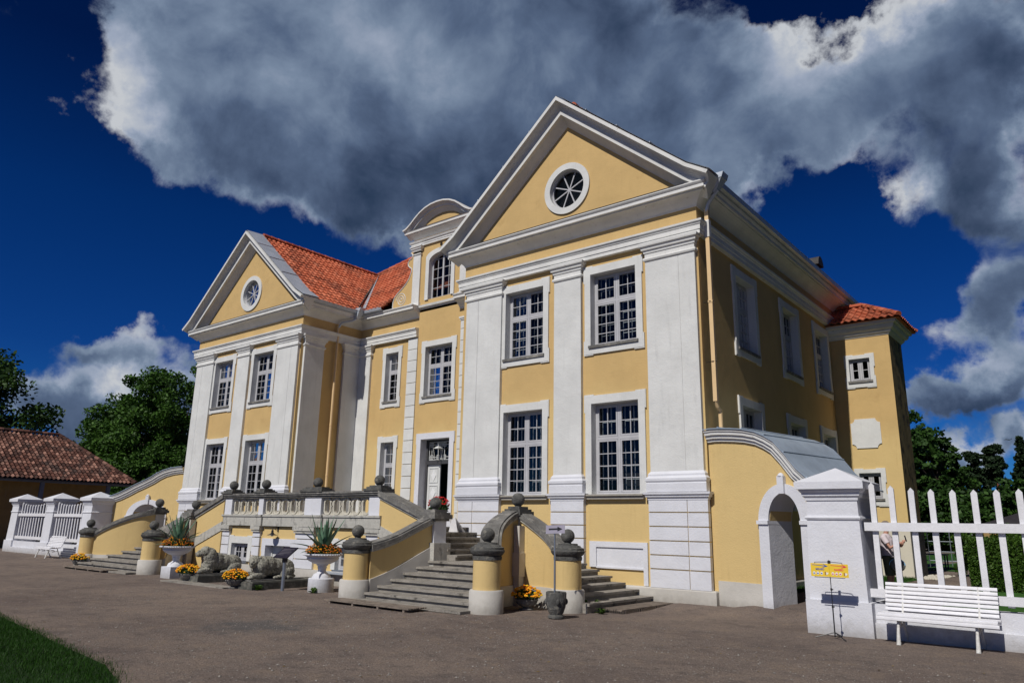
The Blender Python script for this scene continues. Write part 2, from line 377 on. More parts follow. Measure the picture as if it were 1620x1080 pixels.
M['agave'] = mat('agave_leaf', (.10, .19, .12), .5, .25, 8, 0, spec=.4)
M['green'] = leafmat('flower_foliage', (.015, .045, .008), (.04, .09, .015), .15)
M['bark'] = mat('bark', (.06, .045, .035), .95, .3, 6, .6, 20)
M['redbark'] = mat('pine_bark', (.18, .075, .04), .95, .3, 6, .6, 20)
def flower(name, c1, c2): return leafmat(name, c1, c2, .1)
M['orange'] = flower('marigold_orange', (.85, .25, .01), (.95, .48, .02))
M['rustflower'] = flower('marigold_rust', (.30, .04, .01), (.70, .22, .02))
M['yelflower'] = flower('marigold_yellow', (.85, .42, .01), (.9, .6, .03))
M['redflower'] = flower('geranium_red', (.45, .01, .01), (.7, .03, .03))
# ================================================================ ground
XC = -12.5
def gh(x, y):
    """height of the ground: nearly level gravel, rising a little to the house and behind it"""
    h = -.13
    if x > -1.6:
        k = min(1, (x+1.6)/.8)
        t = min(1, max(0, (y+1.3)/1.3)); h += k*.10*t
        if x > .5: h += min(1, (x-.5)/.5)*.10*min(1, max(0, (y+1.0)/.9))*(1 if x < 3 else max(0, 4-x))
        if y > 0: h += k*.15*min(1, y/8)
    return h
def make_ground():
    xs = [-700, -300, -120, -60, -45]+[-40+i*1.0 for i in range(38)]+[-2+i*.25 for i in range(49)]+[11, 13, 16, 20, 30, 60, 120, 300, 700]
    ys = [-500, -150, -60, -30]+[-24+i*.5 for i in range(34)]+[-7+i*.25 for i in range(44)]+[4.5, 5, 6, 7, 8, 9, 10, 12, 15, 20, 30, 60, 120, 300, 700]
    mb = MB(); mb.grid([[(x, y, gh(x, y)) for x in xs] for y in ys])
    m = bpy.data.materials.new('packed_gravel'); m.use_nodes = True; nt = m.node_tree; nt.nodes.clear(); h = NT(nt)
    out = h.node('ShaderNodeOutputMaterial'); b = h.node('ShaderNodeBsdfPrincipled')
    geo = h.node('ShaderNodeNewGeometry'); P = geo.outputs['Position']
    n1 = h.noise(P, .35, 6, .6, .6); n2 = h.noise(P, 2.6, 8, .72); n3 = h.noise(P, 42, 4, .75); n4 = h.noise(P, 110, 2, .6)
    c = h.ramp(n1, (.32, (.185, .145, .127)), (.5, (.235, .188, .162)), (.68, (.30, .238, .196)))
    c = h.mix(h.m('MULTIPLY', h.sstep(n2, .50, .66), .75), c, (.29, .225, .175, 1))
    c = h.mix(h.m('MULTIPLY', h.sstep(n2, .49, .34), .65), c, (.135, .113, .103, 1))
    # a greyer patch of looser stone
    vd = h.node('ShaderNodeVectorMath', operation='DISTANCE'); nt.links.new(P, vd.inputs[0]); vd.inputs[1].default_value = (-4.3, -8.9, -.13)
    pm = h.m('ADD', vd.outputs['Value'], h.m('MULTIPLY', n2, 2.2))
    c = h.mix(h.m('MULTIPLY', h.m('SUBTRACT', 1.0, h.sstep(pm, 1.3, 2.4)), .7), c, (.12, .122, .125, 1))
    c = h.mix(h.m('MULTIPLY', h.sstep(n3, .42, .62), .55), c, (.05, .043, .04, 1))
    c = h.mix(h.m('MULTIPLY', h.sstep(n3, .64, .70), .8), c, (.27, .245, .22, 1))
    c = h.mix(h.m('MULTIPLY', h.sstep(n4, .64, .72), .6), c, (.22, .20, .185, 1))
    nt.links.new(c, b.inputs['Base Color']); b.inputs['Roughness'].default_value = .97; b.inputs['Specular IOR Level'].default_value = .15
    bp = h.node('ShaderNodeBump'); bp.inputs['Strength'].default_value = 1; bp.inputs['Distance'].default_value = .03
    nt.links.new(h.m('ADD', h.m('MULTIPLY', n3, .8), h.m('ADD', h.m('MULTIPLY', n2, 1.6), h.m('MULTIPLY', n4, .35))), bp.inputs['Height']); nt.links.new(bp.outputs[0], b.inputs['Normal'])
    nt.links.new(b.outputs[0], out.inputs[0])
    M['gravel'] = m
    g = mb.build('gravel_ground', m); tag(g, kind='structure')
    # pebbles
    mb = MB(); rnd = random.Random(3)
    for i in range(11000):
        if i < 5000: x, y = rnd.uniform(-14, 7), rnd.uniform(-14.5, -3.6)
        else: x, y = rnd.uniform(-6, 8), rnd.uniform(-13.5, -5)
        s = rnd.uniform(.005, .013) if rnd.random() < .93 else rnd.uniform(.014, .026)
        a = rnd.uniform(0, 6.28); z = gh(x, y)
        p = [(x+s*cos(a+k*1.57)*rnd.uniform(.7, 1.2), y+s*sin(a+k*1.57)*rnd.uniform(.7, 1.2), z+s*.15) for k in range(4)]
        ids = [mb.pt(q) for q in p]+[mb.pt((x, y, z+s*.8))]
        for k in range(4): mb.fc((ids[k], ids[(k+1) % 4], ids[4]))
    tag(mb.build('pebbles', mat('pebble', (.22, .20, .18), .9, .35, 30, 0), recalc=False), 'loose pebbles scattered over the gravel', 'pebbles', kind='stuff')
    # lawn in the lower left corner of the picture: a big rounded lawn
    lawn = [(-60, -30), (-60, -11.0), (-20, -10.8), (-12.5, -11.0), (-8.4, -11.42), (-6.0, -11.7), (-3.7, -12.0), (-2.4, -12.15), (-1.4, -12.45), (-.6, -13.0), (-.1, -14), (.2, -16), (0, -30)]
    def inside(x, y):
        c = False; n = len(lawn)
        for i in range(n):
            x1, y1 = lawn[i]; x2, y2 = lawn[(i+1) % n]
            if (y1 > y) != (y2 > y) and x < (x2-x1)*(y-y1)/(y2-y1)+x1: c = not c
        return c
    mb = MB(); mb.prism(lawn, 'z', -.18, -.118)
    gm = mat('lawn_soil', (.008, .028, .002), 1, .3, 8, .5, 40)
    tag(mb.build('lawn', gm), kind='structure')
    mb = MB(); rnd = random.Random(5); n = 0
    while n < 80000:
        x = rnd.uniform(-14, .4); y = -11.2-abs(rnd.gauss(0, 1.7))
        jx, jy = x+rnd.gauss(0, .09), y+rnd.gauss(0, .09)
        if not inside(jx, jy): continue
        n += 1; hh = rnd.uniform(.025, .06); a = rnd.uniform(0, 6.28); w = .0035; l = rnd.uniform(0, .035)
        b = rnd.uniform(0, 6.28)
        mb.face([(x-w*cos(a), y-w*sin(a), -.12), (x+w*cos(a), y+w*sin(a), -.12), (x+l*cos(b), y+l*sin(b), -.12+hh)])
    tag(mb.build('grass', M['grass'], recalc=False), 'short green grass of the lawn beside the gravel', 'grass', kind='stuff')
make_ground()

# ================================================================ manor house
house = thing('manor_house', (XC, 0, 0), 'yellow and white two-storey manor house with twin gabled wings and orange tiled roofs', 'manor house')
ZF = 9.70     # cornice bottom
YC = 3.3      # face of the recessed centre
YL = 0.3      # face of the left wing
XL0, XL1, XR0, XR1 = -25.07, -17.07, -8.0, 0.0
FR = (V(0, 0, 0), V(1, 0, 0), V(0, -1, 0))              # right wing front: u = x
FL = (V(XL1, YL, 0), V(1, 0, 0), V(0, -1, 0))           # left wing front: u = x - XL1
FC = (V(0, YC, 0), V(1, 0, 0), V(0, -1, 0))             # centre front
FS = (V(0, 0, 0), V(0, 1, 0), V(1, 0, 0))               # right side wall: u = y
FI = (V(XL1, 0, 0), V(0, 1, 0), V(1, 0, 0))             # inner side of left wing: u = y

def holed(mb, u0, u1, z0, z1, holes, depth=.22):
    us = sorted({u0, u1, *[h[0] for h in holes], *[h[1] for h in holes]}); zs = sorted({z0, z1, *[h[2] for h in holes], *[h[3] for h in holes]})
    for a, b in zip(us, us[1:]):
        for c, d in zip(zs, zs[1:]):
            if any(h[0] <= (a+b)/2 <= h[1] and h[2] <= (c+d)/2 <= h[3] for h in holes): continue
            mb.face([(a, 0, c), (b, 0, c), (b, 0, d), (a, 0, d)])
UP = (6.41, 8.46); LO = (2.45, 4.82)
wing_holes = [(-6.25, -4.84, *LO), (-3.21, -1.79, *LO), (-6.25, -4.84, *UP), (-3.21, -1.79, *UP)]
side_us = [(2.27, 3.63), (5.97, 7.33), (9.2, 10.55)]
def gable(mb, cz=11.33, r=.63, n=48):
    """gable wall from the cornice to the apex with a round opening"""
    poly = [(-8, ZF+.2), (0, ZF+.2), (0, 10.5), (-4, 13.85), (-8, 10.5)]
    c = (-4.02, cz); angs = sorted([2*pi*k/n for k in range(n)]+[math.atan2(p[1]-c[1], p[0]-c[0]) % (2*pi) for p in poly])
    def hit(a):
        best = None
        for i in range(5):
            x1, y1 = poly[i]; x2, y2 = poly[(i+1) % 5]; dx, dy = cos(a), sin(a)
            den = dx*(y2-y1)-dy*(x2-x1)
            if abs(den) < 1e-9: continue
            t = ((x1-c[0])*(y2-y1)-(y1-c[1])*(x2-x1))/den; s_ = ((x1-c[0])*dy-(y1-c[1])*dx)/den
            if t > 0 and -1e-6 <= s_ <= 1+1e-6 and (best is None or t < best): best = t
        return best
    inn = [(c[0]+r*cos(a), 0, c[1]+r*sin(a)) for a in angs]; out = [(c[0]+hit(a)*cos(a), 0, c[1]+hit(a)*sin(a)) for a in angs]
    dep = [(p[0], -.25, p[2]) for p in inn]
    mb.grid([out, inn, dep], cv=True)
# ---- walls
for nm, fr in (('right', FR), ('left', FL)):
    mb = MB(fr); holed(mb, -8, 0, -.3, ZF+.2, wing_holes); gable(mb)
    mb.build('front_wall', M['yellow'], house)
mb = MB(FS); holed(mb, 0, 19, -.3, ZF+.2, [(a, b, *z) for a, b in side_us for z in (LO, UP)]); mb.build('side_wall', M['yellow'], house)
mb = MB(FI); mb.box(YL+.01, YC, -.3, 0, -.3, ZF+.2); mb.build('side_wall', M['yellow'], house)
mb = MB(); mb.face([(XR0, 0, -.3), (XR0, YC, -.3), (XR0, YC, ZF+.2), (XR0, 0, ZF+.2)]); mb.build('side_wall', M['yellow'], house)
mb = MB(FC)
DW = 3.85
ctr_holes = [(-15.35, -14.6, 2.45, 4.76), (-15.35, -14.6, 6.41, 8.42), (-13.07, -11.56, 1.55, 4.76), (-13.05, -11.60, 6.41, 8.40), (-10.3, -9.55, 2.45, 4.76), (-10.3, -9.55, 6.41, 8.42)]
holed(mb, XL1, XR0, -.3, ZF+.2, ctr_holes); mb.build('centre_wall', M['yellow'], house)
mb = MB(); mb.face([(XL0, YL, -.3), (XL0, 19, -.3), (XL0, 19, ZF+.2), (XL0, YL, ZF+.2)]); mb.face([(XL0, 19, -.3), (0, 19, -.3), (0, 19, ZF+.2), (XL0, 19, ZF+.2)])
mb.build('back_wall', M['yellow'], house)
# near-black walls and floors: the shade of the rooms is put into their colour
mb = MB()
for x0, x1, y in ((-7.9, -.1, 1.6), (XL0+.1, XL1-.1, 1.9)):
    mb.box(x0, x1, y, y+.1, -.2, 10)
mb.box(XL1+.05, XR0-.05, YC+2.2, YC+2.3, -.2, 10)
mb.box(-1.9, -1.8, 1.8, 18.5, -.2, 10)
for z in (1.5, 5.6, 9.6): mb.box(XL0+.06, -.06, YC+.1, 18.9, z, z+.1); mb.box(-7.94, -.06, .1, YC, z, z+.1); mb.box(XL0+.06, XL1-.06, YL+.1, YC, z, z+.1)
mb.build('dark_backing', M['dark'], house)

# ---- windows
def window(fr, u0, u1, z0, z1, parent=None, ow=.21, cols=2, rows=(2, 4), tf=.385, bottom=True, sill=True, ears=True, rev=.20, top=.22, small=False, midbar=True):
    """casement window: timber frame with sub-parts surround, sill, pane and the inner sashes"""
    parent = parent or house
    w, hgt = u1-u0, z1-z0
    mb = MB(fr); n0, n1 = -rev-.05, -rev+.012
    e = .055
    mb.box(u0, u0+e, n0, n1, z0, z1); mb.box(u1-e, u1, n0, n1, z0, z1); mb.box(u0+e, u1-e, n0, n1, z0, z0+e); mb.box(u0+e, u1-e, n0, n1, z1-e, z1)
    nl = 2 if cols == 2 else 1
    um = (u0+u1)/2
    zt = z1-hgt*tf if len(rows) == 2 else None
    if nl == 2: mb.box(um-.035, um+.035, n0, n1+.006, z0+e, z1-e)
    leaves = [(u0+e, um-.035), (um+.035, u1-e)] if nl == 2 else [(u0+e, u1-e)]
    bays = [(z0+e, zt-.04), (zt+.04, z1-e)] if zt else [(z0+e, z1-e)]
    rws = [rows[1], rows[0]] if zt else [rows[0]]
    if zt:
        for a, b in leaves: mb.box(a, b, n0, n1+.01, zt-.04, zt+.04)
    for a, b in leaves:
        for (c, d), k in zip(bays, rws):
            r = .042; m0, m1 = -rev-.03, -rev+.02
            a2, b2, c2, d2 = a+.006, b-.006, c+.006, d-.006
            mb.box(a2, a2+r, m0, m1, c2, d2); mb.box(b2-r, b2, m0, m1, c2, d2); mb.box(a2+r, b2-r, m0, m1, c2, c2+r); mb.box(a2+r, b2-r, m0, m1, d2-r, d2)
            q = .010; mid = (a2+b2)/2
            if midbar: mb.box(mid-q, mid+q, m0+.01, m1-.004, c2+r, d2-r)
            for i in range(1, k):
                zz = c2+r+(d2-c2-2*r)*i/k; mb.box(a2+r, b2-r, m0+.012, m1-.008, zz-q, zz+q)
    win = mb.build('window', M['wood'], parent)
    g = MB(fr); pr = random.Random(int(u0*97+z0*31+fr[0].x*7))
    for a, b in leaves:
        for c, d in bays:
            t0, t1, t2 = (pr.uniform(-.010, .010) for _ in range(3)); n_ = -rev-.012
            g.face([(a, n_+t0, c), (b, n_-t0, c+0), (b, n_-t0+t1, d), (a, n_+t0+t1, d)])
    g.build('pane', M['glass'], win)
    if not small:
        ib = MB(fr); y0, y1 = -rev-.20, -rev-.17
        for a, b in leaves:
            for (c, d), k in zip(bays, rws):
                mid = (a+b)/2; q = .012
                ib.box(a+.03, a+.05, y0, y1, c, d); ib.box(b-.05, b-.03, y0, y1, c, d); ib.box(mid-q, mid+q, y0, y1, c, d)
                for i in range(0, k+1):
                    zz = c+(d-c)*i/k; ib.box(a+.05, mid-q, y0, y1-.004, zz-q*.8, zz+q*.8); ib.box(mid+q, b-.05, y0, y1-.004, zz-q*.8, zz+q*.8)
        ib.build('inner_sash', M['innerwood'], win)
    # plaster surround with eared corners and the reveal
    s = MB(fr); t = .05
    zb = z0-(.23 if bottom else 0)
    ov = .19 if ow > .2 else ow-.02
    s.box(u0-ov, u0, -rev-.06, t, z0 if not bottom else zb+.20, z1); s.box(u1, u1+ov, -rev-.06, t, z0 if not bottom else zb+.20, z1)
    s.box(u0-ov, u1+ov, -rev-.06, t, z1, z1+top)
    if bottom: s.box(u0-ov, u1+ov, -.06, t, zb, zb+.20)
    if ears:
        ew, eh = .035, .45
        for sg in (-1, 1):
            a = (u0-ov-ew) if sg < 0 else (u1+ov); b = a+ew
            s.box(a, b, -.02, t-.004, z1+top-eh, z1+top)
            if bottom: s.box(a, b, -.02, t-.004, zb, zb+.38)
            c = (u0-ov-ew) if sg < 0 else u1+ov-.30+ew; s.box(c, c+.30, -.02, t-.008, z1+top, z1+top+.03)
            if bottom: s.box(c, c+.30, -.02, t-.008, zb-.03, zb)
    s.build('surround', M['white'], win)
    if sill:
        sl = MB(fr)
        sl.box(u0-.06, u1+.06, -rev-.05, .09, z0-.07, z0+.004)
        sl.build('sill', M['stone'] if bottom else M['steel'], win)
    else:
        sl = MB(fr); sl.box(u0, u1, -rev-.05, .02, z0-.03, z0+.004); sl.build('sill', M['trim'], win)
    return win
def sill_band(fr, u0, u1, z=2.45):
    mb = MB(fr); mb.box(u0, u1, 0, .17, z-.05, z-.005); mb.box(u0, u1, 0, .12, z-.13, z-.05)
    return mb.build('sill_band', M['greysill'], house)
M['greysill'] = mat('grey_stone_sill', (.33, .31, .27), .85, .1, 5, .15, 30, streak=.4)
for fr in (FR, FL):
    for a, b in ((-6.25, -4.84), (-3.21, -1.79)):
        window(fr, a, b, *LO, bottom=False, sill=False); window(fr, a, b, *UP)
    sill_band(fr, -6.28, -4.62); sill_band(fr, -3.33, -1.66)
for a, b in side_us:
    window(FS, a, b, *LO, bottom=True); window(FS, a, b, *UP)
window(FC, -15.35, -14.6, 6.41, 8.42, ow=.2, cols=1, rows=(2, 4)); window(FC, -15.35, -14.6, 2.45, 4.76, ow=.2, cols=1, rows=(2, 4))
window(FC, -10.3, -9.55, 6.41, 8.42, ow=.2, cols=1); window(FC, -10.3, -9.55, 2.45, 4.76, ow=.2, cols=1)
window(FC, -13.05, -11.60, 6.41, 8.40)

# round gable windows
def oculus(fr):
    c = (-4.02, 11.33); n = 48
    mb = MB(fr)
    ring = lambda r, d: [(c[0]+r*cos(2*pi*k/n), d, c[1]+r*sin(2*pi*k/n)) for k in range(n)]
    mb.grid([ring(.62, -.17), ring(.62, -.09), ring(.565, -.09), ring(.565, -.17)], cu=True, cv=True)
    for k in range(4):
        a = pi*k/4+pi/8; d = V(cos(a), 0, sin(a))
        p = V(c[0], -.12, c[1]); q = .017; nrm = V(-sin(a), 0, cos(a))
        for y0, y1 in ((-.135+.001*k, -.105-.001*k),):
            pts = [p+d*.56+nrm*q, p+d*.56-nrm*q, p-d*.56-nrm*q, p-d*.56+nrm*q]
            mb.prism([(v.x, v.z) for v in pts], 'y', y0, y1)
    mb.lathe(0, 0, [(.001, 0)], 3) if False else None
    w = mb.build('round_window', M['wood'], house)
    g = MB(fr); g.face([(c[0]+.60*cos(2*pi*k/n), -.13, c[1]+.57*sin(2*pi*k/n)) for k in range(n)]); g.build('pane', M['glass'], w)
    s = MB(fr); s.grid([ring(.605, -.16), ring(.605, .05), ring(.80, .05), ring(.80, -.01)], cv=True); s.build('surround', M['white'], w, smooth=30)
    b = MB(fr); b.face([(c[0]+.7*cos(2*pi*k/n), -.6, c[1]+.7*sin(2*pi*k/n)) for k in range(n)]); b.build('dark_backing', M['dark'], house)  # near-black disc paints the darkness of the loft behind the pane
for fr in (FR, FL): oculus(fr)

# ---- pilasters
CAPP = [(0, 8.43), (.035, 8.45), (.05, 8.49), (.035, 8.53), (.005, 8.545), (.005, 8.64), (.03, 8.66), (.035, 8.72), (.075, 8.74), (.085, 8.80), (.13, 8.83), (.14, 8.895), (-.02, 8.895), (-.02, 8.43)]
BASEP = [(-.02, 2.48), (.085, 2.48), (.085, 2.68), (.075, 2.70), (.10, 2.74), (.10, 2.80), (.06, 2.84), (.05, 2.86), (.05, 2.90), (.0, 2.97), (-.02, 2.97)]
PEDM = [(-.02, 2.29), (.015, 2.29), (.02, 2.34), (.06, 2.36), (.065, 2.40), (.10, 2.42), (.105, 2.472), (-.02, 2.472)]
def pilaster(fr, u0, u1, base=True, split=None, w=.11, z0=2.9, z1=8.89, zb=.27):
    mb = MB(fr)
    if split: mb.box(u0, split-.006, -.02, w, z0, z1-.01); mb.box(split+.006, u1, -.02, w, z0, z1-.01); mb.box(split-.006, split+.006, -.02, w-.012, z0, z1-.01)
    else: mb.box(u0, u1, -.02, w, z0, z1-.01)
    path = lambda n, g=0: [(u0-g, 0, 0), (u0-g, n, 0), (u1+g, n, 0), (u1+g, 0, 0)]
    p = mb.build('pilaster', M['white'], house)
    mb = MB(fr); mb.sweep(path(w), CAPP, side=-1); mb.build('capital', M['trim'], p)
    if base:
        mb = MB(fr); mb.sweep(path(w), BASEP, side=-1); mb.build('pilaster_base', M['fresh'], p)
        mb = MB(fr); g = .07; mb.sweep(path(.12, g), PEDM, side=-1)
        js = [.27, .69, 1.01, 1.34, 1.67, 2.0, 2.30]
        for a, b in zip(js, js[1:]):
            if a < zb: continue
            lo = a+(.014 if a > .28 else 0); hi = b-(.014 if b < 2.29 else 0)
            if split:
                mb.box(u0-g, split-.008, .0, .125, lo, hi); mb.box(split+.008, u1+g, .0, .125, lo, hi)
            else: mb.box(u0-g, u1+g, .0, .125, lo, hi)
        k = mb.build('pedestal', M['fresh'], p)
        mb = MB(fr); mb.box(u0-g+.003, u1+g-.003, -.01, .095, .27, 2.30); mb.build('pedestal_core', M['yellow'], k)
    return p
for fr in (FR, FL):
    pilaster(fr, -1.45, -.05, split=-.5); pilaster(fr, -4.40, -3.49); pilaster(fr, -7.80, -6.37, split=-7.3)
pilaster(FI, .42, 1.35, base=False, z0=-.2); pilaster(FI, 2.38, 3.26, base=False, z0=-.2)
pilaster(FC, -16.98, -16.25, base=False, z0=-.2); pilaster(FC, -8.9, -8.1, base=False, z0=-.2)

# ---- quoin strips beside the centre bay
def quoins(fr, u0, u1, z0, z1, step=.455):
    mb = MB(fr); z = z0; k = 0
    while z < z1-.1:
        mb.box(u0, u1, 0, .05, z+.012, min(z+step, z1)-.012); z += step
    return mb.build('quoin_strip', M['white'], house)
quoins(FC, -14.05, -13.52, 1.58, 8.86); quoins(FC, -11.19, -10.66, 1.58, 9.2)
mb = MB(FC); mb.box(-11.22, -10.63, 0, .08, 9.2, 9.26); mb.box(-11.24, -10.61, 0, .11, 9.26, 9.33); mb.build('capital', M['trim'], house)

# ---- plinth, architrave, cornice
mb = MB()
PL = [(0, -.3), (.13, -.3), (.13, .24), (.115, .27), (0, .27)]
mb.sweep([(XL0, 6, 0), (XL0, YL, 0), (XL1, YL, 0), (XL1, YC, 0), (XR0, YC, 0), (XR0, 0, 0), (0, 0, 0), (0, 18, 0)], PL)
mb.build('plinth', M['plinth'], house)
AR = [(-.01, 8.885), (.13, 8.885), (.13, 8.99), (.15, 8.995), (.15, 9.12), (.17, 9.13), (.185, 9.17), (.215, 9.19), (.22, 9.24), (.03, 9.26), (-.01, 9.26)]
wl = [(XL0, 12, 0), (XL0, YL, 0), (XL1, YL, 0), (XL1, YC, 0)]
mb = MB(); mb.sweep(wl+[(-13.52, YC, 0)], AR); mb.build('architrave', M['trim'], house)
mb = MB(); mb.sweep([(-10.6, YC, 0), (XR0, YC, 0), (XR0, 0, 0), (0, 0, 0), (0, 14, 0)], AR); mb.build('architrave', M['trim'], house)
CO = [(-.01, 9.68), (.02, 9.68), (.03, 9.72), (.06, 9.76), (.10, 9.80), (.15, 9.85), (.22, 9.90), (.29, 9.935), (.34, 9.95), (.345, 9.985), (.41, 9.99), (.41, 10.075), (.43, 10.09), (.46, 10.13), (.46, 10.16), (-.01, 10.185)]
mb = MB(); mb.sweep(wl+[(-13.52, YC, 0)], CO); c1 = mb.build('cornice', M['trim'], house)
mb = MB(); mb.sweep([(-11.3, YC, 0), (XR0, YC, 0), (XR0, 0, 0), (0, 0, 0), (0, 19, 0)], CO); c2 = mb.build('cornice', M['trim'], house)
COB = [(-.01, 10.0), (.03, 10.0), (.05, 10.05), (.10, 10.07), (.12, 10.16), (-.01, 10.18)]
mb = MB(); mb.sweep([(-13.50, YC, 0), (-11.32, YC, 0)], COB); mb.build('cornice', M['trim'], house)
# dark sheet flashing on the pediment ledges
for fr in (FR, FL):
    mb = MB(fr); mb.prism([(-.02, 10.19), (.45, 10.165), (.47, 10.165), (.47, 10.18), (-.02, 10.235)], 'x', -7.9, -.1)
    mb.build('ledge_flashing', M['lead'], house)
# raking cornices
RK = [(-.53, -.02), (-.53, .02), (-.50, .05), (-.46, .10), (-.40, .19), (-.35, .27), (-.34, .33), (-.34, .375), (-.235, .385), (-.22, .36), (-.20, .36), (-.17, .38), (-.12, .43), (-.075, .52), (-.045, .57), (-.035, .60), (-.035, -.02)]
for fr, nm in ((FR, 'r'), (FL, 'l')):
    path = [(-8.62, 0, 10.24), (-8.05, 0, 10.60), (-4.0, 0, 14.04), (.05, 0, 10.60), (.62, 0, 10.24)]
    mb = MB(fr); mb.sweep(path, RK, up=(0, 1, 0), side=-1 if False else 1); rk = mb.build('raking_cornice', M['trim'], house)
    # sheet metal edge on top
    mb = MB(fr); mb.sweep(path, [(-.033, -.05), (.03, -.05), (.03, .64), (-.065, .64), (-.065, .625), (-.033, .61)], up=(0, 1, 0), side=1)
    mb.build('verge_flashing', M['trim'], rk)

# blind basement recess on the right wing
mb = MB(FR)
a, b, c, d = -3.09, -1.74, .67, 1.14
for q in ((a-.20, a, c-.02, d+.14), (b, b+.12, .28, d+.14), (a, b, d, d+.14), (a, b, c-.04, c)): mb.box(q[0], q[1], 0, .05, q[2], q[3])
mb.box(a, b, .0, .012, c, d)
mb.build('blind_window', M['fresh'], house)
# ================================================================ roofs
ZE, ZR = 10.24, 14.08      # eave and ridge of the wings
SL = (ZR-ZE)/4.55
def tile_sheet(mb, O, U, Vv, length, bounds, tw=.235, th=.33, sub=5, amp=.028, u0f=0):
    O, U, Vv = Vector(O), Vector(U).normalized(), Vector(Vv).normalized(); N = U.cross(Vv).normalized()
    if N.z < 0: N = -N
    nr = int(length/th)+1; rnd = random.Random(11)
    for j in range(nr):
        v0, v1 = j*th, min((j+1)*th+.05, length)
        if v0 >= length: break
        lo0, hi0 = bounds(v0); lo1, hi1 = bounds(min((j+1)*th, length))
        lo, hi = min(lo0, lo1), max(hi0, hi1)
        lo, hi = (lo0+lo1)/2-.06, (hi0+hi1)/2+.06
        if hi-lo < .1: continue
        k0, k1 = math.floor(lo/tw), math.ceil(hi/tw); jit = [rnd.uniform(-.007, .007) for _ in range(k1-k0+1)]
        lipv = [rnd.uniform(.040, .058) for _ in range(k1-k0+1)]
        us = []
        for k in range(k0, k1):
            for s in range(sub): us.append((k+s/sub, k))
        us.append((k1, k1-1)); A = []; B = []; C = []; uvs = []
        for q, k in us:
            u = min(max(q*tw, lo), hi); ph = (q % 1.0) if q != k1 else 1.0
            w = amp*(cos(2*pi*ph)) + amp*.35*sin(2*pi*ph)
            f = jit[k-k0]; lp = lipv[k-k0]
            A.append(mb.pt(O+U*u+Vv*(v0+f)+N*(w+lp+.02))); B.append(mb.pt(O+U*u+Vv*v1+N*(w+.022))); C.append(mb.pt(O+U*u+Vv*(v0+f)+N*(w+lp-.014)))
        for i in range(len(us)-1):
            k = us[i][1]; uv = [(k+.5, j+.5)]*4
            mb.fc((A[i], A[i+1], B[i+1], B[i]), uv); mb.fc((C[i], C[i+1], A[i+1], A[i]), uv)
def ridge_tiles(mb, p0, p1, r=.11, l=.36):
    p0, p1 = Vector(p0), Vector(p1); d = (p1-p0); n = max(1, int(d.length/l)); t = d.normalized()
    side = t.cross(V(0, 0, 1)).normalized(); up = side.cross(t)
    for i in range(n):
        a = p0+t*(d.length*i/n); b = p0+t*(d.length*(i+1)/n+.05)
        rows = []
        for p, rr in ((a, r*1.12), (b, r*.92)): rows.append([p+side*rr*cos(pi*k/8-.2+.4*k/8)+up*rr*sin(pi*k/8-.2+.4*k/8) for k in range(9)])
        ids = mb.grid(rows)
        uv = [(i+.5, 77.5)]*4
        for q in range(1, 9): mb.uv[-q] = uv
        mb.fc(ids[0], [(i+.5, 77.5)]*9)
def s3(x, z): return z
cs = sqrt(1+SL*SL)
H_VAL = 2.75
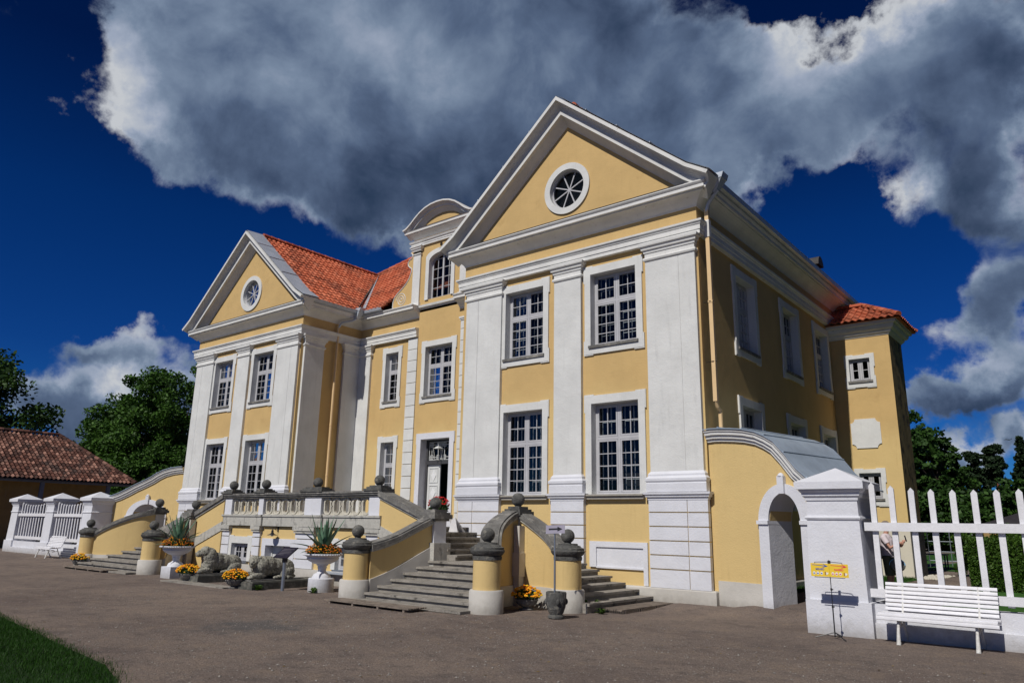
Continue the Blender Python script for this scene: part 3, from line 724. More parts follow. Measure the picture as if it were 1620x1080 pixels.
def roof_all():
    # left wing, slope that faces the court: eave runs along y at x = XL1+.55
    ex = XL1+.55; Lh = 4.55*cs
    mb = MB()
    tile_sheet(mb, (ex, YL+.24, ZE), (0, 1, 0), (-1, 0, SL), Lh, lambda v: (0, (H_VAL-YL-.24)+v/cs))
    r = mb.build('roof', M['tile'], house, recalc=False)
    mb = MB(); ridge_tiles(mb, (XL1-4.0, YL+.24, ZR+.04), (XL1-4.0, 7.3, ZR+.04)); mb.build('ridge', M['tile'], r, recalc=False)
    # main front slope
    mb = MB(); Lm = 8.1*cs
    xv = ex; x2 = XR0-.55
    def lo_(v): y = v/cs; return -y if y < 4.6 else -4.6+(y-4.6)
    def hi_(v): y = v/cs; return (x2-xv)+y if y < 4.6 else (x2-xv)+4.6-(y-4.6)
    tile_sheet(mb, (xv, H_VAL, ZE), (1, 0, 0), (0, 1, SL), Lm, lambda v: (lo_(v), min(hi_(v), (-14.12 if v/cs > 1.2 else -15.28)-xv)))
    tile_sheet(mb, (xv, H_VAL, ZE), (1, 0, 0), (0, 1, SL), Lm, lambda v: (max(lo_(v), -10.78-xv), hi_(v)))
    rm = mb.build('roof', M['tile'], house, recalc=False)
    mb = MB(); z2 = ZE+SL*8.1
    ridge_tiles(mb, (XL1-4.0, 7.3, ZR+.05), (XL1-4.0+3.5, 10.85, z2+.05)); mb.build('ridge', M['tile'], rm, recalc=False)
    # plain slopes the photo cannot see (undersides and far sides)
    mb = MB()
    def q(*p): mb.face(p)
    d = .03
    for xa, yf in ((XL1-4.0, YL-.45), (XR0+4.0, -.45)):
        xl, xr = xa-4.55, xa+4.55
        q((xl, yf, ZE-d), (xa, yf, ZR-d), (xa, 7.35, ZR-d), (xl, 2.8, ZE-d))
        q((xr, yf, ZE-d), (xa, yf, ZR-d), (xa, 7.35, ZR-d), (xr, 2.8, ZE-d))
    xa, xb = XL1-8.55, .55
    q((xb, 2.8, ZE-d), (xb, 19.5, ZE-d), (xb-8.1, 11.4, z2-d), (xb-8.1, 10.9, z2-d))
    q((xa, 2.8, ZE-d), (xa, 19.5, ZE-d), (xa+8.1, 11.4, z2-d), (xa+8.1, 10.9, z2-d))
    q((xa, 19.5, ZE-d), (xb, 19.5, ZE-d), (xb-8.1, 11.4, z2-d), (xa+8.1, 11.4, z2-d))
    zq = ZE-d+SL*.7
    q((xa, 2.8, ZE-d), (-15.28, 2.8, ZE-d), (-15.28, 3.5, zq), (xa+.7, 3.5, zq)); q((-9.62, 2.8, ZE-d), (xb, 2.8, ZE-d), (xb-.7, 3.5, zq), (-9.62, 3.5, zq))
    q((xa+.7, 3.5, zq), (xb-.7, 3.5, zq), (xb-8.1, 10.9, z2-d), (xa+8.1, 10.9, z2-d))
    mb.build('roof', M['tile'], house, recalc=False)
    # valley gutters
    mb = MB(); mb.face([(ex+.1, H_VAL-.32, ZE+.06), (ex-.28, H_VAL+.02, ZE+.08), (XL1-4.1, 7.3, ZR+.02), (XL1-3.8, 7.3, ZR+.02)])
    mb.build('valley_flashing', M['lead'], house)
    mb = MB(); mb.face([(ex-.02, H_VAL-.02, ZE+.09), (ex+.2, H_VAL, ZE+.09), (XL1-3.75, 7.2, ZR+.04), (XL1-3.9, 7.3, ZR+.04)])
    mb.build('valley_flashing', M['flash'], house)
    # verge sheets along both gables
    for nm, x, y0 in (('l', XL1-4.0, YL), ('r', XR0+4.0, 0)):
        mb = MB()
        for sg in (1, -1):
            a = [(x+sg*.02, y0-.60, ZR+.05), (x+sg*4.05, y0-.60, ZE+SL*.50+.03), (x+sg*4.05, y0+.20, ZE+SL*.50+.07), (x+sg*.02, y0+.20, ZR+.09)]
            mb.face(a)
            b = [(x+sg*4.05, y0-.60, ZE+SL*.50+.03), (x+sg*4.66, y0-.60, ZE+.08), (x+sg*4.66, y0+.20, ZE+.11), (x+sg*4.05, y0+.20, ZE+SL*.50+.07)]
            mb.face(b)
            for t in (.25, .5, .75):
                px = x+sg*(.02+4.03*t); pz = ZR+.06+(ZE+SL*.5-ZR)*t
                mb.tube([(px, y0-.6, pz), (px, y0+.20, pz+.04)], .018, 6)
        mb.build('verge_sheet', M['flash'], house)
    mb = MB(); ridge_tiles(mb, (-4, .25, ZR+.10), (-4, 7.3, ZR+.10), r=.13); mb.build('ridge', M['tile'], house, recalc=False)
    # eave soffit boards and gutters
    GP = [(.36, 10.17), (.50, 10.17), (.57, 10.20), (.60, 10.32), (.585, 10.32), (.555, 10.22), (.50, 10.19), (.36, 10.19)]
    mb = MB(); mb.sweep([(XL1, YL-.45, 0), (XL1, YC, 0), (-15.25, YC, 0)], GP); mb.build('gutter', M['flash'], house)
    mb = MB(); mb.sweep([(-10.7, YC, 0), (XR0, YC, 0), (XR0, -.2, 0)], GP); mb.build('gutter', M['flash'], house)
    mb = MB(); mb.sweep([(0, -.35, 0), (0, 18.9, 0)], GP); mb.build('gutter', M['flash'], house)
    # eyebrow dormer on the right slope
    mb = MB()
    pr = [(.30*cos(pi*k/12), .34*sin(pi*k/12)) for k in range(13)]
    mb.grid([[(x, 9.4+a, 10.75+b) for a, b in pr] for x in (.38, -1.5)]); mb.face([(.38, 9.4+a, 10.75+b) for a, b in pr])
    mb.build('eyebrow_dormer', M['lead'], house, smooth=40)
roof_all()

# ---- rainwater heads and downpipes
def head(mb, x, y, dx, dy, z=10.30):
    """funnel at a gutter corner"""
    rows = []
    for zz, r in ((z+.12, .17), (z-.02, .17), (z-.03, .155), (z-.34, .07)):
        k = (z+.12-zz)*.35
        rows.append([(x-dx*k+sx*r, y-dy*k+sy*r, zz) for sx, sy in ((-1, -1), (1, -1), (1, 1), (-1, 1))])
    ids = mb.grid(rows, cv=True); mb.fc(ids[0])
mb = MB(); head(mb, .62, .12, 1, 0)
mb.tube([(.56, .12, 10.02), (.42, .13, 9.90), (.26, .16, 9.72), (.19, .20, 9.55)], .055, 10)
p = mb.build('rainwater_head', M['flash'], house)
mb = MB(); mb.box(.15, .25, .15, .25, 4.62, 9.62); mb.box(.14, .26, .14, .26, 7.1, 7.16); mb.box(.14, .26, .14, .26, 9.0, 9.05)
mb.build('downpipe', M['pipe'], house)
mb = MB(); mb.box(.135, .265, .135, .265, 8.84, 9.30); mb.build('downpipe_collar', M['trim'], house)
mb = MB(); mb.tube([(.20, .20, 4.64), (.20, .28, 4.50), (.20, .42, 4.42)], .05, 8); mb.tube([(.2, .42, 4.45), (.2, .42, 3.9)], .05, 8); mb.build('downpipe', M['pipe'], house)
mb = MB()
for zz in (5.6, 7.13): mb.tube([(.0, .2, zz), (.2, .13, zz), (.28, .2, zz)], .008, 5)
mb.build('pipe_bracket', M['black'], house)
mb = MB(); head(mb, XL1+.62, YC-.62, .7, .7)
mb.tube([(XL1+.55, YC-.7, 10.0), (XL1+.42, YC-.9, 9.85), (XL1+.2, YC-1.25, 9.72), (XL1+.12, YC-1.35, 9.5)], .05, 10)
mb.build('rainwater_head', M['flash'], house)
mb = MB(); mb.tube([(XL1+.12, YC-1.35, 9.55), (XL1+.12, YC-1.35, 1.6)], .05, 10)
for z in (3.4, 5.4, 7.4): mb.lathe(XL1+.12, YC-1.35, [(.058, z), (.058, z+.06)], 10)
mb.build('downpipe', M['pipe'], house, smooth=40)

# ================================================================ dormer over the door
def dormer():
    c = -12.45; hw = 1.6; y = YC; x0, x1 = c-hw, c+hw
    root = None
    w = MB(FC); zb, zt = 10.2, 13.15
    a0, a1, zs, rise = c-.62, c+.62, 11.95, .33
    def arch(u, a0=a0, a1=a1, zs=zs, rise=rise):
        t = (u-(a0+a1)/2)/((a1-a0)/2); return zs+rise*sqrt(max(0, 1-t*t*.96))
    us = [x0, a0]+[a0+(a1-a0)*i/16 for i in range(1, 16)]+[a1, x1]
    # wall around the arched opening
    w.face([(x0, 0, zb), (a0, 0, zb), (a0, 0, zt), (x0, 0, zt)]); w.face([(a1, 0, zb), (x1, 0, zb), (x1, 0, zt), (a1, 0, zt)])
    w.face([(a0, 0, zb), (a1, 0, zb), (a1, 0, 10.38), (a0, 0, 10.38)])
    ar = [a0+(a1-a0)*i/16 for i in range(17)]
    for p, q in zip(ar, ar[1:]): w.face([(p, 0, arch(p)), (q, 0, arch(q)), (q, 0, zt), (p, 0, zt)])
    # cheeks
    for x in (x0, x1): w.face([(x, 0, 10.0), (x, 0, zt), (x, -4.6, zt), (x, -4.6, 10.0)])
    # tympanum
    prof = lambda t: None
    d = w.build('dormer_wall', M['yellow'], house)
    # window: white arched surround, reveal, frame
    s = MB(FC); o = .19
    outer = [(a0-o, 10.36)]+[(c+(p-c)*(1+o/.62), arch(p)+o) for p in ar]+[(a1+o, 10.36)]
    inner = [(a0, 10.36)]+[(p, arch(p)) for p in ar]+[(a1, 10.36)]
    s.grid([[(u, -.01, z) for u, z in outer], [(u, .055, z) for u, z in outer], [(u, .055, z) for u, z in inner], [(u, -.22, z) for u, z in inner]])
    win = MB(FC); e = .06
    inn2 = [(a0+e, 10.45)]+[(c+(p-c)*(1-e/.62), arch(p)-e) for p in ar]+[(a1-e, 10.45)]
    win.grid([[(u, -.16, z) for u, z in inner], [(u, -.16, z) for u, z in inn2], [(u, -.22, z) for u, z in inn2]])
    win.box(a0, a1, -.22, -.15, 10.36, 10.46); win.box(c-.04, c+.04, -.22, -.15, 10.46, 12.2)
    for k in (-1, 1):
        m = c+k*.31; win.box(m-.012, m+.012, -.21, -.17, 10.46, arch(m)-.02)
    for z in (10.46+.405*i for i in range(1, 5)):
        win.box(a0+.03, c-.04, -.208, -.172, z-.011, z+.011); win.box(c+.04, a1-.03, -.208, -.172, z-.011, z+.011)
    wo = win.build('window', M['wood'], house)
    s.build('surround', M['white'], wo)
    g = MB(FC); g.face([(u, -.19, z) for u, z in inn2]); g.build('pane', M['glass'], wo)
    b = MB(FC); b.face([(x0+.1, -1.3, 10), (x1-.1, -1.3, 10), (x1-.1, -1.3, 13), (x0+.1, -1.3, 13)]); b.build('dark_backing', M['dark'], house)  # near-black sheet gives the dormer window its inner shade by colour
    # vent hole
    b = MB(FC); b.lathe(0, 0, [(.001, 0), (.001, 0.001)], 3) if False else None
    n = 20; vc = (c-.02, 12.62)
    b.grid([[(vc[0]+.075*cos(2*pi*k/n), .004, vc[1]+.085*sin(2*pi*k/n)) for k in range(n)], [(vc[0]+.06*cos(2*pi*k/n), .006, vc[1]+.07*sin(2*pi*k/n)) for k in range(n)]], cv=True)
    b.face([(vc[0]+.06*cos(2*pi*k/n), .005, vc[1]+.07*sin(2*pi*k/n)) for k in range(n)]); b.build('vent', M['soil'], house)
    # pilasters
    for u0, u1 in ((x0+.06, x0+.48), (x1-.48, x1-.06)):
        m = MB(FC); m.box(u0, u1, -.01, .07, 10.3, 12.62); p = m.build('pilaster', M['white'], house)
        m = MB(FC); m.sweep([(u0, 0, 0), (u0, .07, 0), (u1, .07, 0), (u1, 0, 0)], [(0, 12.40), (.04, 12.42), (.04, 12.46), (0, 12.48), (0, 12.55), (.04, 12.57), (.05, 12.62), (.09, 12.65), (.10, 12.70), (.13, 12.72), (.13, 12.76), (-.02, 12.76), (-.02, 12.40)], side=-1)
        m.build('capital', M['trim'], p)
        m = MB(FC); m.box(u0-.05, u1+.05, -.01, .11, 10.18, 10.34); m.build('pilaster_base', M['trim'], p)
    sw = [(x0, YC+4, 0), (x0, YC, 0), (x1, YC, 0), (x1, YC+4, 0)]
    m = MB(); m.sweep(sw, [(-.01, 12.76), (.08, 12.76), (.08, 12.83), (.10, 12.84), (.10, 12.91), (.14, 12.93), (.16, 12.98), (.17, 13.0), (-.01, 13.02)]); m.build('architrave', M['trim'], house)
    m = MB(); m.sweep(sw, [(-.01, 13.12), (.02, 13.12), (.05, 13.17), (.12, 13.23), (.20, 13.28), (.25, 13.30), (.255, 13.33), (.31, 13.335), (.31, 13.40), (.335, 13.43), (-.01, 13.45)]); m.build('cornice', M['trim'], house)
    # segmental top
    pts = [(-1.94, 13.50), (-1.80, 13.53), (-1.66, 13.60), (-1.48, 13.72), (-1.26, 13.90), (-1.0, 14.08), (-.70, 14.22), (-.36, 14.305), (0, 14.33)]
    pts = pts+[(-a, z) for a, z in pts[-2::-1]]
    path = [(c+a, 0, z) for a, z in pts]
    RK2 = [(-.34, -.02), (-.34, .02), (-.30, .06), (-.22, .15), (-.18, .19), (-.175, .24), (-.11, .25), (-.10, .28), (-.05, .34), (-.01, .37), (0, -.02)]
    m = MB(FC); m.sweep(path, RK2, up=(0, 1, 0), side=1); pc = m.build('segmental_cornice', M['trim'], house, smooth=35)
    m = MB(FC); m.sweep(path, [(.002, -4.0), (.03, -4.0), (.03, .41), (-.03, .41), (-.03, .395), (.002, .38)], up=(0, 1, 0), side=1); m.build('dormer_roof', M['trim'], house, smooth=35)
    m = MB(FC); m.face([(c+a*.93, 0, z-.2) for a, z in pts]+[(c+1.7, 0, 13.40), (c-1.7, 0, 13.40)]); m.build('tympanum', M['yellow'], house)
    m = MB(FC); m.prism([(.0, 13.455), (.32, 13.43), (.34, 13.44), (.34, 13.45), (0, 13.49)], 'x', c-1.6, c+1.6); m.build('ledge_flashing', M['lead'], house)
    # volutes
    for sg, xx in ((-1, x0), (1, x1)):
        prof = [(0, 10.25), (1.12, 10.25), (1.17, 10.42), (1.16, 10.62), (1.08, 10.82), (.90, 10.98), (.66, 11.12), (.42, 11.30), (.24, 11.52), (.13, 11.78), (.12, 11.92), (.22, 11.98), (.33, 12.08), (.36, 12.22), (.28, 12.33), (.16, 12.36), (.10, 12.44), (.12, 12.56), (.20, 12.60), (.18, 12.68), (0, 12.70)]
        m = MB(FC); m.prism([(xx+sg*a, z) for a, z in prof], 'y', -.28, -.03); v = m.build('volute', M['yellow'], house)
        m = MB(FC); m.tube([(xx+sg*a, -.03, z) for a, z in prof[1:-1]], .028, 6)
        m.tube([(xx+sg*(.66+r*cos(t)), -.028, 10.66+r*sin(t)) for t, r in ((pi*k/9, .30-.27*k/45) for k in range(45))], .02, 5)
        m.build('scroll_moulding', M['white'], v, smooth=60)
    # chimney behind with rust red sheet
    m = MB(); m.box(-10.3, -8.9, 6.2, 7.0, 12.5, 15.35); ch = m.build('chimney', M['white'], house)
    m = MB(); m.box(-10.38, -8.82, 6.12, 7.08, 15.35, 15.45); m.box(-10.34, -8.86, 6.16, 7.04, 14.4, 14.5); m.build('cap', M['rust'], ch)
dormer()

# ================================================================ door
def door():
    u0, u1, z0, z1 = -13.07, -11.56, 1.55, 4.76
    s = MB(FC); o = .22
    s.box(u0-o, u0, -.32, .05, z0, z1); s.box(u1, u1+o, -.32, .05, z0, z1); s.box(u0-o, u1+o, -.32, .05, z1, z1+.23)
    for a in (u0-o-.035, u1+o): s.box(a, a+.035, -.02, .046, z1+.23-.4, z1+.23)
    f = MB(FC)
    f.box(u0, u0+.09, -.40, -.28, z0, z1); f.box(u1-.09, u1, -.40, -.28, z0, z1); f.box(u0+.09, u1-.09, -.40, -.28, z1-.07, z1)
    f.box(u0+.09, u1-.09, -.40, -.25, 3.83, 3.97)
    d = f.build('door', M['doorframe'], house)
    s.build('surround', M['fresh'], d)
    # fretwork light
    t = MB(FC); a, b, c, e = u0+.09, u1-.09, 3.97, z1-.07; y0, y1 = -.36, -.33; q = .014; m = (a+b)/2
    def bar(p, r): t.tube([(p[0], -.345, p[1]), (r[0], -.345, r[1])], q, 5)
    for x0_, x1_ in ((a+.03, m-.03), (m+.03, b-.03)):
        bar((x0_, c+.02), (x0_, e)); bar((x1_, c+.02), (x1_, e)); bar((x0_, c+.03), (x1_, c+.03)); bar((x0_, e-.02), (x1_, e-.02))
        for cx in (x0_+.13, x1_-.13):
            bar((cx, c+.03), (cx, e-.02))
            for cz in (c+.13, e-.12):
                for p, r in (((cx-.07, cz-.07), (cx+.07, cz-.07)), ((cx+.07, cz-.07), (cx+.07, cz+.07)), ((cx+.07, cz+.07), (cx-.07, cz+.07)), ((cx-.07, cz+.07), (cx-.07, cz-.07))): bar(p, r)
        bar((x0_, c+.13), (x1_, c+.13)); bar((x0_, e-.12), (x1_, e-.12))
    t.build('fretwork', M['palewood'], d)
    g = MB(FC); g.face([(a, -.37, c), (b, -.37, c), (b, -.37, e), (a, -.37, e)]); g.build('pane', M['glass'], d)
    # left leaf closed
    l = MB(FC); a, b, c, e = u0+.09, -12.33, z0+.02, 3.83
    l.box(a, b, -.38, -.33, c, e)
    for z_0, z_1 in ((1.75, 2.35), (2.5, 3.05), (3.15, 3.7)):
        for p in ((a+.10, a+.12, z_0, z_1), (b-.12, b-.10, z_0, z_1), (a+.12, b-.12, z_0, z_0+.02), (a+.12, b-.12, z_1-.02, z_1)): l.box(p[0], p[1], -.33, -.31, p[2], p[3])
    lf = l.build('door_leaf', M['palewood'], d)
    l = MB(FC); m = (a+b)/2
    for z_0, z_1 in ((1.75, 2.35), (2.5, 3.05), (3.15, 3.7)):
        zz = (z_0+z_1)/2; l.prism([(m-.13, zz), (m, z_0+.06), (m+.13, zz), (m, z_1-.06)], 'y', -.33, -.312)
    l.build('diamond_panel', M['diamond'], lf)
    # right leaf swung inside
    l = MB(FC); l.box(u1-.14, u1-.09, -1.1, -.40, c, e); l.build('door_leaf', M['palewood'], d)
    # hanging lantern
    ln = thing('lantern', (-12.3, 3.42, 4.02), 'glazed hanging lantern in front of the light over the front door', 'lantern')
    k = MB(); x, y, z = -12.3, 3.45, 3.98
    for sx in (-1, 1):
        for sy in (-1, 1): k.tube([(x+sx*.08, y+sy*.08, z), (x+sx*.13, y+sy*.13, z+.42)], .010, 5)
    for r, zz in ((.08, z), (.13, z+.42)):
        pp = [(x-r, y-r, zz), (x+r, y-r, zz), (x+r, y+r, zz), (x-r, y+r, zz), (x-r, y-r, zz)]; k.tube(pp, .012, 5)
    k.tube([(x, y, z+.46), (x, y, z+.66)], .012, 5); k.frustum(x-.13, x+.13, y-.13, y+.13, z+.42, z+.50, .09)
    k.build('frame', M['palewood'], ln)
M['doorframe'] = mat('dark_grey_door_frame', (.055, .055, .06), .6, .1, 4, .05)
door()

# ================================================================ stair tower on the right
def tower():
    x1, y0, y1 = 1.97, 11.0, 12.95
    t = house
    T = (V(0, y0, 0), V(1, 0, 0), V(0, -1, 0))
    holes = [(.60, 1.29, 6.80, 7.60), (.60, 1.29, 2.74, 3.60)]
    m = MB(T); holed(m, 0, x1, -.3, 8.6, holes); m.face([(0, 0, -.3), (0, 0, 8.6), (0, -2, 8.6), (0, -2, -.3)])
    m.build('tower_wall', M['yellow'], house)
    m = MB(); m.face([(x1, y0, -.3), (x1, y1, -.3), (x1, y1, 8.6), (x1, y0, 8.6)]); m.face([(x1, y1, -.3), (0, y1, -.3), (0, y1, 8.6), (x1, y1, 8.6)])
    m.build('tower_wall', M['yellowdark'], house)
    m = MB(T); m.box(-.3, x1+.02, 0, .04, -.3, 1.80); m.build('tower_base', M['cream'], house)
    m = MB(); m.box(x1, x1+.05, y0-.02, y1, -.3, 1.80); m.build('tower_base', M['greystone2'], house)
    for (a, b, c, d) in holes: window(T, a, b, c, d, ow=.14, rows=(2,), small=True, midbar=False, bottom=True, top=.13, ears=True, sill=True, rev=.10)
    m = MB(T); m.face([(0.1, -1.0, 0), (1.8, -1.0, 0), (1.8, -1.0, 8.4), (0.1, -1.0, 8.4)]); m.build('dark_backing', M['dark'], house)  # near-black sheet, the tower's inner gloom as colour
    # blank plaster panel with scooped corners
    a, b, c, d = .47, 1.42, 4.45, 5.46; r = .14; pts = []
    for cx, cz, s in ((a, c, 0), (b, c, 1), (b, d, 2), (a, d, 3)):
        st = (pi/2, pi, 3*pi/2, 0)[s]
        arc = [(cx+r*cos(st-pi/2*k/5), cz+r*sin(st-pi/2*k/5)) for k in range(6)]
        pts += arc
    m = MB(T); m.prism(pts, 'y', 0, .035); m.build('blank_panel', M['white'], house)
    # cornice and hipped tile roof
    TC = [(-.01, 8.36), (.02, 8.36), (.05, 8.41), (.10, 8.45), (.12, 8.52), (.20, 8.56), (.24, 8.64), (.245, 8.70), (.33, 8.72), (.34, 8.80), (.36, 8.84), (-.01, 8.86)]
    m = MB(); m.sweep([(0, y0, 0), (x1, y0, 0), (x1, y1, 0), (0, y1, 0)], TC); m.build('tower_cornice', M['trim'], house)
    ze, o = 8.84, .46; ex1, ey0, ey1 = x1+o, y0-o, y1+o; yr = (y0+y1)/2; s = .62; run = yr-ey0; zr = ze+s*run; k = sqrt(1+s*s)
    m = MB(); tile_sheet(m, (0, ey0, ze), (1, 0, 0), (0, 1, s), run*k, lambda v: (-.1, ex1-v/k), amp=.03)
    tile_sheet(m, (ex1, ey0, ze), (0, 1, 0), (-1, 0, s), run*k, lambda v: (v/k, (ey1-ey0)-v/k), amp=.03)
    r_ = m.build('tower_roof', M['tile'], house, recalc=False)
    m = MB(); m.face([(0, ey1, ze), (ex1, ey1, ze), (ex1-run, yr, zr), (0, yr, zr)]); m.face([(0, ey0, ze-.02), (ex1, ey0, ze-.02), (ex1, ey1, ze-.02), (0, ey1, ze-.02)]); m.build('tower_roof', M['tile'], house, recalc=False)
    m = MB(); ridge_tiles(m, (ex1+.02, ey0-.02, ze+.05), (ex1-run, yr, zr+.07), r=.10); ridge_tiles(m, (ex1-run, yr, zr+.07), (-.1, yr, zr+.07), r=.10); ridge_tiles(m, (ex1, ey1, ze+.05), (ex1-run, yr, zr+.07), r=.10)
    m.build('ridge', M['tile'], r_, recalc=False)
M['yellowdark'] = mat('dark_blotched_plaster', (.40, .28, .13), .95, .2, 2.5, .2, 30, col2=(.10, .08, .05), c2f=(.48, .66), c2scale=2.2, streak=.5, streakcol=(.08, .07, .05))  # darker yellow plaster with blotches and streaks, tower side and back
tower()
# drip stain where the side wall meets the front corner
# ================================================================ garden gate walls beside the house
def gate_wall(o, ang, sg, top, a0, a1, zs, rise, ow, dpt, tagtxt):
    """o: corner on the ground; the wall leaves it at an angle to the facade; sg = +1 to the right, -1 to the left"""
    c_, s_ = cos(R(ang)), sin(R(ang)); FRM = (V(o[0], o[1], 0), V(sg*c_, -s_, 0), V(sg*s_, c_, 0))
    mid = FRM[0]+FRM[1]*(a0+a1)/2
    g = thing('garden_gate_wall', (mid.x, mid.y, gh(mid.x, mid.y)), tagtxt, 'gate wall')
    def mk(): return MB(FRM)
    y0, y1 = 0, .85; end = top[-1][0]
    def tz(u):
        for (a, b), (c, d) in zip(top, top[1:]):
            if a <= u <= c: return b+(d-b)*(u-a)/(c-a)
        return top[-1][1]
    r = (a1-a0)/2; cx = (a0+a1)/2
    def az(u): return zs+rise*sqrt(max(0, 1-((u-cx)/r)**2))
    us = sorted({p[0] for p in top} | {a0, a1} | {a0+(a1-a0)*i/20 for i in range(21)})
    def sheet(ya, yb, close=True):
        m = mk()
        for p, q in zip(us, us[1:]):
            ins = a0-1e-6 <= p and q <= a1+1e-6
            zb0, zb1 = (az(p), az(q)) if ins else (-.3, -.3)
            for y in (ya, yb): m.face([(p, y, zb0), (q, y, zb1), (q, y, tz(q)), (p, y, tz(p))])
            m.face([(p, ya, tz(p)), (q, ya, tz(q)), (q, yb, tz(q)), (p, yb, tz(p))])
            if ins: m.face([(p, ya, zb0), (q, ya, zb1), (q, yb, zb1), (p, yb, zb0)])
        for x in (end, a0, a1): m.face([(x, ya, -.3), (x, yb, -.3), (x, yb, tz(x) if x == end else zs), (x, ya, tz(x) if x == end else zs)])
        return m
    sheet(y0, y1).build('wall', M['yellow'], g)
    m = mk(); m.box(.12, a0-ow, y0-.02, y0, -.3, .50); m.box(a1+ow, end, y0-.02, y0, -.3, .50); m.build('plinth', M['plinth'], g)
    m = mk()
    arc = [pi-pi*i/24 for i in range(25)]
    inn = [(a0, -.3), (a0, zs)]+[(cx+r*cos(t), zs+rise*sin(t)) for t in arc]+[(a1, zs), (a1, -.3)]
    out = [(a0-ow, -.3), (a0-ow, zs)]+[(cx+(r+ow)*cos(t), zs+(rise+.20)*sin(t)) for t in arc]+[(a1+ow, zs), (a1+ow, -.3)]
    inn = [(cx+(u-cx)*.995, z-.004) for u, z in inn]
    m.grid([[(u, y0, z) for u, z in out], [(u, y0-.06, z) for u, z in out], [(u, y0-.06, z) for u, z in inn], [(u, y1+.03, z) for u, z in inn], [(u, y1+.03, z) for u, z in out]])
    m.build('arch_surround', M['fresh'], g, smooth=30)
    m = mk(); m.box(cx-.075, cx+.075, y0-.12, y0-.01, zs+rise-.01, zs+rise+.36); m.lathe(cx, y0-.065, [(.074, zs+rise+.36), (.06, zs+rise+.40), (.02, zs+rise+.43)], 12); m.build('keystone', M['fresh'], g)
    for a, b in ((a0-ow-.03, a0+.005), (a1-.005, a1+ow+.03)):
        m = mk(); m.box(a, b, y0-.10, y1, zs-.04, zs+.04); m.build('impost', M['fresh'], g)
    PR = [(-.27, -.01), (-.265, .05), (-.21, .055), (-.20, .075), (-.195, .10), (-.13, .105), (-.12, .125), (-.115, .15), (-.05, .155), (-.04, .18), (-.0, .19), (0, -.01)]
    m = mk(); m.sweep([(u, 0, z) for u, z in top], [(a, -b) for a, b in PR], up=(0, 1, 0), side=1); m.build('coping', M['trim'], g)
    m = mk()
    m.grid([[(u, y0-.215, z+.012) for u, z in top], [(u, y0-.215, z+.035) for u, z in top], [(u, y0+dpt, z+.05) for u, z in top], [(u, y0+dpt, z+.01) for u, z in top]])
    for k in range(2, len(top)-1, 2):
        u, z = top[k]; m.tube([(u, y0-.2, z+.05), (u, y0+dpt, z+.055)], .016, 5)
    m.build('sheet_roof', M['zinc'], g, smooth=50)
    return g
gate_wall((.02, .05), 12, 1, [(0, 3.88), (.2, 3.89), (.41, 3.88), (.75, 3.85), (1.05, 3.81), (1.37, 3.73), (1.60, 3.62), (1.82, 3.48), (2.05, 3.22), (2.30, 2.89), (2.55, 2.66), (2.9, 2.48)], 1.50, 2.25, 1.79, .61, .24, 2.4,
    'yellow wall with white arched gateway and curved sheet roof right of the house')
gate_wall((-25.1, .33), 25, -1, [(0, 3.90), (.23, 3.89), (.6, 3.84), (.98, 3.74), (1.30, 3.60), (1.58, 3.43), (2.0, 3.24), (2.39, 3.08), (2.8, 2.88), (3.21, 2.70), (3.6, 2.58), (3.93, 2.51), (4.2, 2.48)], .98, 2.40, 1.71, .56, .34, .9,
    'yellow wall with white arched gateway left of the house behind the stairs')
